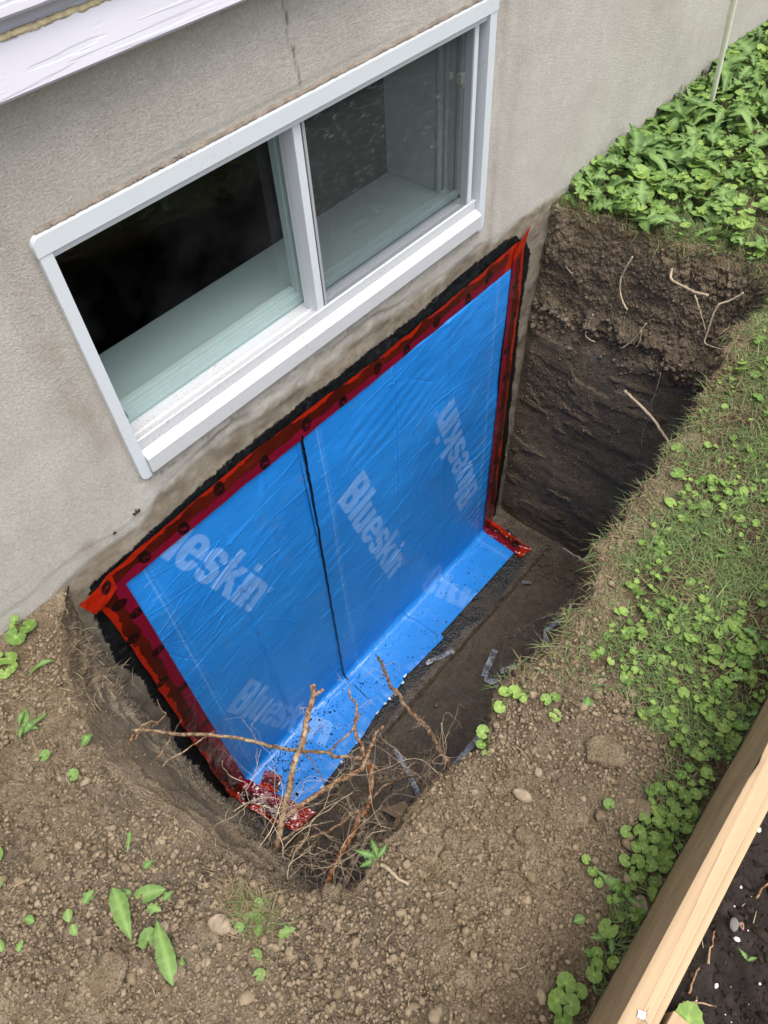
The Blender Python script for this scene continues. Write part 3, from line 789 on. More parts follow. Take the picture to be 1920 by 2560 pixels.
def raster(A, B, mask, co, tr, origin, direc, length, cap, ss=2, step=.002, amt=1.0):
    """stamp glyph triangles onto sample grid with coordinates A (right), B (up); text runs from origin along direc"""
    w = co[:, 0].max() - co[:, 0].min(); hgt = co[:, 1].max()
    ux, uy = direc; n = math.hypot(ux, uy); ux /= n; uy /= n
    lx = (co[:, 0] - co[:, 0].min()) / w * length; ly = co[:, 1] / hgt * cap
    # text up vector is the direction rotated +90 degrees
    gx = origin[0] + lx * ux - ly * uy; gy = origin[1] + lx * uy + ly * ux
    a0, b0 = A.flat[0], B.flat[0]; da = A[1, 0] - A[0, 0]; db = B[0, 1] - B[0, 0]
    for t in tr:
        xs, ys = gx[t], gy[t]
        i0 = max(int((xs.min() - a0) / da) - 1, 0); i1 = min(int((xs.max() - a0) / da) + 2, A.shape[0])
        jj = sorted(((ys.min() - b0) / db, (ys.max() - b0) / db))
        j0 = max(int(jj[0]) - 1, 0); j1 = min(int(jj[1]) + 2, A.shape[1])
        if i1 <= i0 or j1 <= j0: continue
        a = A[i0:i1, j0:j1]; b = B[i0:i1, j0:j1]
        d = (ys[1] - ys[2]) * (xs[0] - xs[2]) + (xs[2] - xs[1]) * (ys[0] - ys[2])
        if abs(d) < 1e-12: continue
        l1 = ((ys[1] - ys[2]) * (a - xs[2]) + (xs[2] - xs[1]) * (b - ys[2])) / d
        l2 = ((ys[2] - ys[0]) * (a - xs[2]) + (xs[0] - xs[2]) * (b - ys[2])) / d
        ins = (l1 >= -.001) & (l2 >= -.001) & (l1 + l2 <= 1.001)
        mask[i0:i1, j0:j1] = np.maximum(mask[i0:i1, j0:j1], ins * amt)

def word_mask(A, B, mask, origin, direc, length, cap, amt=1.0):
    """heavy condensed lettering 'Blueskin' evaluated directly on the sheet grid"""
    ux, uy = direc; n = math.hypot(ux, uy); ux /= n; uy /= n
    dx, dy = A - origin[0], B - origin[1]
    X_ = (dx * ux + dy * uy) / length * 4.86; Y_ = (-dx * uy + dy * ux) / cap
    near_ = (X_ > -.1) & (X_ < 5.2) & (Y_ > -.1) & (Y_ < 1.1)
    x, y = X_[near_], Y_[near_]; m = np.zeros(x.shape, bool)
    def rc(ox, x0, y0, x1, y1): return (x > ox + x0) & (x < ox + x1) & (y > y0) & (y < y1)
    def rr(ox, x0, y0, x1, y1, r_, cs='abcd'):
        q = rc(ox, x0, y0, x1, y1)
        for c_, cx_, cy2, sx_, sy_ in (('a', x0 + r_, y0 + r_, -1, -1), ('b', x1 - r_, y0 + r_, 1, -1), ('c', x1 - r_, y1 - r_, 1, 1), ('d', x0 + r_, y1 - r_, -1, 1)):
            if c_ in cs: q &= ~(((x - ox - cx_) * sx_ > 0) & ((y - cy2) * sy_ > 0) & ((x - ox - cx_) ** 2 + (y - cy2) ** 2 > r_ * r_))
        return q
    def poly(ox, pts):
        q = np.ones(x.shape, bool); k = len(pts)
        for i in range(k):
            x0, y0 = pts[i]; x1, y1 = pts[(i + 1) % k]
            q &= ((x1 - x0) * (y - y0) - (y1 - y0) * (x - ox - x0)) >= 0
        return q
    o = 0
    b_ = (rr(o, 0, 0, .74, .56, .20, 'bc') | rr(o, 0, .46, .70, 1, .20, 'bc')) & ~rr(o, .27, .17, .45, .40, .07, 'bc') & ~rr(o, .27, .62, .43, .84, .07, 'bc'); m |= b_
    o = .79; m |= rc(o, 0, 0, .25, 1)
    o = 1.09; m |= rr(o, 0, -.02, .64, .74, .20, 'a') & ~rr(o, .25, .17, .39, 1, .06, 'ab')
    o = 1.78; e_ = rr(o, 0, -.02, .66, .76, .30) & ~rr(o, .25, .46, .42, .60, .06, 'cd') & ~rr(o, .25, .16, .41, .33, .06, 'ab') & ~rc(o, .40, .25, .70, .33); m |= e_
    o = 2.48; s2 = rr(o, 0, -.02, .63, .76, .22) & ~rr(o, .24, .48, .39, .60, .05, 'cd') & ~rc(o, .37, .47, .70, .53) & ~poly(o, [(.44, .47), (.70, .30), (.70, .47)]) & ~rr(o, .24, .15, .39, .27, .05, 'ab') & ~rc(o, -.1, .20, .26, .27) & ~poly(o, [(-.1, .27), (.19, .27), (-.1, .44)]); m |= s2
    o = 3.16; m |= rc(o, 0, 0, .25, 1) | poly(o, [(.24, .24), (.42, .40), (.71, .74), (.44, .74), (.24, .46)]) | poly(o, [(.30, .34), (.48, 0), (.76, 0), (.47, .50)])
    o = 3.93; m |= rc(o, 0, 0, .25, .74) | rc(o, 0, .83, .25, 1)
    o = 4.22; m |= rr(o, 0, 0, .64, .76, .20, 'c') & ~rr(o, .25, -.1, .39, .57, .06, 'cd')
    d = np.hypot(x - 4.98, y - .70); m |= (d < .075) & (d > .045)
    v = mask[near_]; mask[near_] = np.maximum(v, m * amt)
co_t = tr_t = None
membrane = empty('waterproof_membrane', (1.0, 0, -.85)); membrane.location = (0, 0, 0)
tag(membrane, 'shiny blue membrane stuck on the foundation wall, folded onto the footing, edged in red tape', 'membrane')
ZT, ZF, RB = -.112, -1.580, .030
LV = (ZT - ZF) - RB                      # vertical run
LA = RB * math.pi / 2
def profile(s_, out):
    """s_: arc length from the top edge; returns y,z,ny,nz"""
    v = s_ < LV; f = s_ > LV + LA
    th = np.clip((s_ - LV) / RB, 0, math.pi / 2)
    y = np.where(v, 0, np.where(f, -RB - (s_ - LV - LA), -RB * (1 - np.cos(th))))
    z = np.where(v, ZT - s_, np.where(f, ZF, ZT - LV - RB * np.sin(th)))
    ny = -np.cos(th); nz = np.sin(th)
    return y - out, z + out * 0 , ny, nz

def creases(A, S, n, seed, x0, x1):
    r = np.random.default_rng(seed); Hh = np.zeros_like(A)
    da = A[1, 0] - A[0, 0]; ds = S[0, 1] - S[0, 0]
    for k in range(n):
        cx = r.uniform(x0, x1); cs = r.uniform(.05, 1.5) if k % 3 else r.uniform(.8, 1.5)
        L = r.uniform(.03, .20) * (1.6 if r.random() < .15 else 1); ang = math.radians(r.normal(14, 12)) if r.random() < .85 else math.radians(r.uniform(0, 180))
        wd = r.uniform(.0016, .004); am = r.uniform(.0006, .0020) * (1 if r.random() < .7 else -1)
        bend = r.normal(0, .8)
        i0 = max(int((cx - L - A[0, 0]) / da), 0); i1 = min(int((cx + L - A[0, 0]) / da) + 1, A.shape[0])
        j0 = max(int((cs - L) / ds), 0); j1 = min(int((cs + L) / ds) + 1, A.shape[1])
        if i1 - i0 < 2 or j1 - j0 < 2: continue
        a = A[i0:i1, j0:j1] - cx; b = -(S[i0:i1, j0:j1] - cs)
        u = a * math.cos(ang) + b * math.sin(ang); v = -a * math.sin(ang) + b * math.cos(ang)
        v = v - bend * u * u
        g = np.exp(-(v / wd) ** 2) * np.clip(1 - (u / L) ** 2, 0, 1)
        Hh[i0:i1, j0:j1] += am * g
    return Hh

def sheet(x0, x1, flap, name, label, seed, texts, lines, folds, out=.0035):
    a = np.arange(x0, x1 + .001, .0024); smax = LV + LA + .30
    s_ = np.arange(0, smax, .0024)
    A, S = np.meshgrid(a, s_, indexing='ij')
    FL = flap(A)                                        # flap depth as function of x
    ST = LV + LA + (FL - RB)
    S2 = np.minimum(S, ST)
    B = ZT - S                                          # unfolded height
    pr = np.zeros_like(A); ln = np.zeros_like(A)
    for (o, d, amt) in texts: word_mask(A, B, pr, o, d, .752, .136, amt)
    for (lx, kind) in lines:
        if kind == 'solid': ln = np.maximum(ln, .9 * np.exp(-((A - lx) / .0014) ** 2))
        if kind == 'dots': ln = np.maximum(ln, .8 * np.exp(-((A - lx) / .0012) ** 2) * (np.sin(S * 2 * math.pi / .009) > 0))
        if kind == 'ticks': ln = np.maximum(ln, .7 * (np.abs(((S + .02) % .065) - .0325) < .0012) * (np.abs(A - lx) < .016))
    # soft prints
    for m_ in (pr, ln): m_[1:-1, 1:-1] = (m_[1:-1, 1:-1] * 2 + m_[:-2, 1:-1] + m_[2:, 1:-1] + m_[1:-1, :-2] + m_[1:-1, 2:]) / 6
    Pn = np.stack([A, A * 0 + seed, S], -1)
    Hh = .0055 * fbm(Pn, (3.2, 1, 2.4), 3, seed) + .0007 * fbm(Pn, (11, 1, 24), 3, seed + 5) + creases(A, S, 210, seed, x0, x1) * .8
    warp = .02 * vnoise(Pn, 5, seed + 9)
    u = (A * .35 + S + warp)
    Hh += .0006 * np.sin(u * 2 * math.pi / .055) * sst(.25, .6, vnoise(Pn, 4.5, seed + 11))
    for (fx_, am, wd) in folds:
        c = fx_ + .012 * vnoise(Pn * [0, 0, 1] + [fx_, 0, 0], 5, seed + 3) + .004 * vnoise(Pn * [0, 0, 1], 19, seed + 4)
        Hh += am * np.exp(-((A - c) / wd) ** 2) * (.5 + .5 * sst(-.3, .4, vnoise(Pn * [0, 0, 1] + [0, 0, fx_], 3.1, seed + 6)))
    # bulge where the film bridges the inside corner
    Hh += .004 * np.exp(-((S - LV - LA / 2) / .05) ** 2) * (1 + vnoise(Pn, 6, seed + 14))
    Hh = np.maximum(Hh, -.004) * np.clip(np.minimum(S / .01, 1), .1, 1)
    y, z, ny, nz = profile(S2, out)
    Hh = Hh + .001
    y = y + ny * Hh; z = z + nz * (Hh + .004)
    z = z - .05 * np.clip(S2 - LV - LA, 0, 1) * .06
    keep = (S[:-1, :-1] < ST[:-1, :-1])
    V = np.stack([A, y, z], -1)
    o = mesh_obj(name, V.reshape(-1, 3), grid_faces(*A.shape, keep), M['membrane'], membrane, attrs={'print': np.stack([pr, ln, ln * 0], -1).reshape(-1, 3)})
    o['label'] = label
    return o, V

dirn = (.214, -.724)
edge_x = [.2, .356, .431, .571, .696, .784, .887, .972, .997, 1.1, 1.255, 1.262, 1.263, 1.81, 1.9]
edge_y = [.250, .252, .262, .250, .246, .228, .223, .220, .208, .217, .220, .192, .192, .193, .193]
def flap_l(A): return np.interp(A, [.2, .356, .5, .86], [.20, .205, .2, .19]) + .002 * vnoise(np.stack([A, A * 0, A * 0], -1), 30, 4)
def flap_r(A): return np.interp(A, edge_x, edge_y) * (A > 1.255) + .185 * (A <= 1.255)
sheet(.250, .862, flap_l, 'membrane_sheet', 'narrow left blue sheet left of the black joint', 200,
      [((.300, .085), (.313, -.95), 1), ((.328, -1.007), (.317, -.948), .8)],
      [(.318, 'solid'), (.313, 'ticks'), (.333, 'dots')], [(.535, -.004, .005), (.549, .003, .004), (.70, .003, .012)])
sheet(.845, 1.842, flap_r, 'membrane_sheet', 'wide right blue sheet right of the black joint', 300,
      [((.950, -.480), dirn, 1), ((1.762, -1.186), (-.216, .706), .9), ((1.36, -1.50), dirn, .5)],
      [(.922, 'solid'), (.917, 'ticks'), (.934, 'dots'), (1.775, 'solid'), (1.765, 'dots')], [(1.235, .004, .005), (1.248, -.003, .004), (1.5, .003, .014)], out=.0055)
# lower lap strip on the footing
ax_, by_ = np.meshgrid(np.arange(.300, 1.262, .004), np.linspace(0, 1, 40), indexing='ij')
y_in = np.interp(ax_, [.3, .454, .595, .807, 1.023, 1.262], [.130, .138, .151, .153, .180, .196])
y_out = np.interp(ax_, edge_x, edge_y)
Pl = np.stack([ax_, -(y_in + (y_out - y_in) * by_), ax_ * 0], -1)
Pl[..., 2] = ZF + .0085 + .0022 * fbm(Pl, 18, 3, 401) + .0016 * vnoise(Pl, (60, 12, 1), 402)
mesh_obj('lap_strip', Pl.reshape(-1, 3), grid_faces(*ax_.shape), M['membrane'], membrane, attrs={'print': np.zeros((ax_.size, 3))})['label'] = 'extra blue strip lapped on the footing'
# pale curled backing bits at the outer edge of the strip
mb = MB(); rr = random.Random(5)
for k in range(13):
    x = rr.choice([rr.uniform(.40, .60), rr.uniform(.62, 1.0), rr.uniform(.85, 1.0)]); yb = -np.interp(x, edge_x, edge_y)
    w, d = rr.uniform(.006, .02), rr.uniform(.004, .012); zb = ZF + .010 + rr.uniform(0, .006)
    mb.add([(x, yb + .004, zb), (x + w, yb + .003, zb), (x + w * .9, yb - d, zb + rr.uniform(-.004, .006)), (x + w * .1, yb - d * .8, zb + rr.uniform(-.004, .006))], [[0, 1, 2, 3]])
tag(mb.build('backing_film', simple('pale_backing_film', (.50, .60, .72), .25, .6), membrane), kind='stuff')
# black joint line
pts = [(.861, -.0, -.075), (.860, -.008, -.12), (.857, -.0105, -.3), (.852, -.0105, -.62), (.847, -.0105, -.95), (.842, -.0115, -1.3), (.838, -.012, -1.50), (.838, -.016, -1.548), (.838, -.030, -1.567), (.838, -.048, -1.572), (.836, -.09, -1.573), (.833, -.14, -1.573), (.831, -.180, -1.574)]
mb = MB(); mb.tube(pts, [.0036, .0036, .0034, .0034, .003, .0028, .0028, .0028, .003, .003, .003, .003, .003], 8, .3, 14, .0006, seed=8)
mb.build('mastic_line', M['sealant'], membrane, True)['label'] = 'black mastic line down the joint of the two sheets'

# ---- red tapes. path of (centre, across vector outer->inner, normal)
co_b, tr_b = glyphs('Tuck', 1.0, .02)
def tape(name, path, width, seed, label, badges, bright=(0, 0), crinkle=.0, flipv=False):
    """path: list of (p_outer, p_inner); interpolated"""
    n = len(path); seg = []
    tot = sum((Vector(path[i + 1][0]) - Vector(path[i][0])).length for i in range(n - 1))
    m = max(int(tot / .003), 12); k = max(int(width / .003), 12)
    cum = [0]
    for i in range(n - 1): cum.append(cum[-1] + (Vector(path[i + 1][0]) - Vector(path[i][0])).length + 1e-9)
    ss = np.linspace(0, cum[-1], m)
    O = np.stack([np.interp(ss, cum, [p[0][j] for p in path]) for j in range(3)], -1)
    I = np.stack([np.interp(ss, cum, [p[1][j] for p in path]) for j in range(3)], -1)
    v = np.linspace(0, 1, k)
    P = O[:, None] * (1 - v[None, :, None]) + I[:, None] * v[None, :, None]
    S, Vv = np.meshgrid(ss, v, indexing='ij')
    nz_ = np.cross(np.gradient(P, axis=0), np.gradient(P, axis=1)); nz_ /= np.linalg.norm(nz_, axis=-1, keepdims=True) + 1e-12
    sgn = -1 if (nz_[m // 2, k // 2, 1] > .3 or nz_[m // 2, k // 2, 2] < -.3) else 1
    nz_ = nz_ * sgn
    Pn = np.stack([S, Vv * width, S * 0 + seed], -1)
    disp = .0012 * fbm(Pn, (14, 30, 1), 3, seed) + .001
    if crinkle:
        e = 1 - np.abs(fbm(Pn, (34, 60, 1), 3, seed + 2))
        disp = disp + crinkle * (e ** 3) + crinkle * .8 * fbm(Pn, 16, 3, seed + 3)
        disp = np.maximum(disp, 0.0005)
    wob = .003 * vnoise(np.stack([S, S * 0, S * 0], -1), 20, seed + 7)
    P = P + nz_ * disp[..., None] + (O - I)[:, None] / width * (wob * (1 - Vv))[..., None]
    bd = np.zeros_like(S)
    for (sc, vc) in badges:
        el = ((S - sc) / .017) ** 2 + ((Vv - vc) * width / .0215) ** 2
        e1 = np.clip((1.06 - el) / .10, 0, 1)
        lett = np.zeros_like(S)
        raster(S, Vv * width, lett, co_b, tr_b, (sc - .011 , vc * width - .004), (1, 0.25), .024, .0085)
        bd = np.maximum(bd, e1 * (1 - .8 * lett))
    br = np.zeros_like(S) + sst(bright[0], bright[0] * .6, S) * (bright[0] > 0) + (sst(cum[-1] - bright[1], cum[-1] - bright[1] * .6, S) if bright[1] > 0 else 0)
    o = mesh_obj(name, P.reshape(-1, 3), grid_faces(m, k), M['tape'], membrane, attrs={'tz': np.stack([Vv, bd, np.clip(br, 0, 1)], -1).reshape(-1, 3)})
    o['label'] = label
    return o
yt = -.0085
bads = [(.10, .55), (.22, .72), (.35, .3), (.50, .75), (.66, .55), (.80, .82), (.95, .5), (1.08, .8), (1.22, .55), (1.38, .78), (1.49, .5)]
tape('red_tape', [((.226, yt, -.054), (.252, yt, -.124)), ((.33, yt, -.050), (.34, yt, -.122)), ((.65, yt, -.035), (.65, yt, -.116)), ((.80, yt, -.031), (.80, yt, -.118)), ((1.2, yt, -.050), (1.2, yt, -.118)), ((1.64, yt, -.040), (1.64, yt, -.114)), ((1.885, yt, -.026), (1.842, yt, -.112))],
     .072, 501, 'red tape strip along the top edge of the blue sheets', bads, bright=(0, .07))
tape('red_tape', [((1.925, yt - .003, .006), (1.848, yt - .003, -.050)), ((1.903, yt - .003, -.075), (1.840, yt - .003, -.090)), ((1.910, yt - .003, -.30), (1.838, yt - .003, -.30)), ((1.905, yt - .003, -.9), (1.832, yt - .003, -.9)), ((1.900, yt - .003, -1.54), (1.827, yt - .004, -1.55)), ((1.898, yt - .004, -1.562), (1.826, yt - .006, -1.566))],
     .074, 502, 'red tape strip down the right edge of the blue sheets', [(.2, .5), (.34, .4), (.48, .6), (.62, .45), (.78, .55), (.93, .4), (1.1, .5), (1.25, .6), (1.4, .4)], bright=(.10, 0))
tape('red_tape', [((.185, yt - .003, -.095), (.262, yt - .003, -.10)), ((.192, yt - .003, -.40), (.264, yt - .003, -.40)), ((.188, yt - .003, -.9), (.266, yt - .003, -.9)), ((.186, yt - .003, -1.3), (.268, yt - .003, -1.3)), ((.188, yt - .006, -1.54), (.270, yt - .006, -1.545)), ((.19, yt - .014, -1.562), (.272, yt - .02, -1.562))],
     .078, 503, 'red tape strip down the left edge of the blue sheets', [(.07, .5), (.14, .8), (.22, .22), (.34, .75), (.48, .25), (.58, .82), (.72, .4), (.86, .8), (1.0, .35), (1.15, .7), (1.3, .4)])
tape('red_tape', [((.148, yt - .006, -.064), (.166, yt - .010, -.128)), ((.20, yt - .009, -.056), (.205, yt - .012, -.118)), ((.246, yt - .004, -.045), (.240, yt - .004, -.108))],
     .068, 504, 'short bright red tape end sticking out past the top left corner', [(.072, .42)], bright=(.2, 0), crinkle=.0015)
tape('red_tape', [((1.905, -.006, -1.575), (1.828, -.008, -1.570)), ((1.903, -.08, -1.574), (1.824, -.08, -1.571)), ((1.885, -.25, -1.573), (1.815, -.24, -1.571))],
     .074, 505, 'crinkled red tape tail across the right end of the footing flap', [(.17, .4)], bright=(0, .05), crinkle=.0035)
tape('red_tape', [((.192, -.006, -1.575), (.275, -.008, -1.568)), ((.20, -.08, -1.574), (.290, -.08, -1.568)), ((.228, -.20, -1.574), (.325, -.19, -1.568)), ((.262, -.30, -1.574), (.362, -.312, -1.570))],
     .085, 506, 'crumpled red tape tail across the left end of the footing flap', [(.2, .5)], bright=(0, .06), crinkle=.006)
tape('red_tape', [((.285, -.075, -1.564), (.345, -.045, -1.562)), ((.318, -.150, -1.562), (.372, -.115, -1.560))],
     .066, 507, 'loose crimson tape scrap on the left end of the blue flap', [], crinkle=.004)

# crumbs of soil on the blue flap
def ico(sub):
    bm = bmesh.new(); bmesh.ops.create_icosphere(bm, subdivisions=sub, radius=1)
    V = np.array([v.co[:] for v in bm.verts]); F = np.array([[v.index for v in f.verts] for f in bm.faces]); bm.free(); return V, F
ICO1, ICO2, ICO3, ICO4 = ico(1), ico(2), ico(3), ico(4)
def scatter(tmpl, pos, scale, yaw, tilt=None, squash=None, jitter=0.0, extra=None, seed=0):
    """tmpl (V,F); returns V,F,tint for all copies"""
    r = np.random.default_rng(seed)
    V, F = tmpl; n = len(pos); m = len(V)
    W = np.repeat(V[None], n, 0)
    if jitter: W = W * (1 + r.uniform(-jitter, jitter, (n, m, 1)))
    if squash is not None: W = W * squash[:, None, :]
    W = W * np.asarray(scale)[:, None, None]
    if tilt is not None:
        az, ti = tilt
        k = np.stack([np.cos(az), np.sin(az), 0 * az], -1)[:, None]
        c, s = np.cos(ti)[:, None, None], np.sin(ti)[:, None, None]
    cy, sy = np.cos(yaw)[:, None], np.sin(yaw)[:, None]
    W = np.stack([W[..., 0] * cy - W[..., 1] * sy, W[..., 0] * sy + W[..., 1] * cy, W[..., 2]], -1)
    if tilt is not None:
        kk = np.broadcast_to(k, W.shape)
        W = W * c + np.cross(kk, W) * s + kk * (kk * W).sum(-1, keepdims=True) * (1 - c)
    W = W + pos[:, None, :]
    FF = (F[None] + (np.arange(n) * m)[:, None, None]).reshape(-1, F.shape[1])
    return W.reshape(-1, 3), FF, np.repeat(r.random(n), m)
n = 900
cx = np.where(rng.random(n) < .72, np.clip(rng.gamma(2.2, .11, n) + .30, .3, 1.0), rng.uniform(.35, 1.75, n))
cy_ = -rng.uniform(.015, .19, n) - .04 * (cx < .6) * rng.random(n)
pos = np.stack([cx, cy_, np.full(n, ZF + .012)], -1)
sc = np.clip(rng.lognormal(-6.35, .45, n), .0008, .006)
V, F, T = scatter(ICO1, pos, sc, rng.uniform(0, 6, n), squash=rng.uniform(.5, 1.3, (n, 3)) * [1, 1, .6], jitter=.2)
crumb_m = simple('dark_crumb', (0.022, 0.016, 0.012), .95, .1)
tag(mesh_obj('soil_crumbs', V, F, crumb_m), 'dark soil crumbs scattered over the blue flap on the footing', 'soil crumbs', kind='stuff')
def clod(name, x, y, z, r, sq, seed, mat, label, cat, amp=.22, group=None, yaw=0):
    V, F = ICO4; V = V.copy()
    V = V * (1 + amp * fbm(V + seed * 3.1, 1.3, 4, seed)[:, None] + amp * .35 * fbm(V + seed, 5, 3, seed + 1)[:, None])
    V = V * (1 + amp * .16 * vnoise(V + seed, 13, seed + 5)[:, None] + amp * .10 * vnoise(V, 26, seed + 6)[:, None]); V[:, 2] = np.where(V[:, 2] > .55, .55 + (V[:, 2] - .55) * .35, V[:, 2])
    V = V * np.array(sq) * r; c, s = math.cos(yaw), math.sin(yaw)
    V = np.stack([V[:, 0] * c - V[:, 1] * s, V[:, 0] * s + V[:, 1] * c, V[:, 2]], -1)
    o = mesh_obj(name, V, F, mat, attrs={'tint': np.full(len(V), .45 + .4 * ((seed * 37) % 10) / 10)}); o.location = (x, y, z); tag(o, label, cat, group); return o
clod('stone', .573, -.055, ZF + .020, .013, (1.1, .8, .6), 3, simple('wet_stone', (.06, .048, .03), .5, .4, .4, 60), 'dark oval stone lying on the blue flap beside the peeled root', 'stone', .1, yaw=.8)

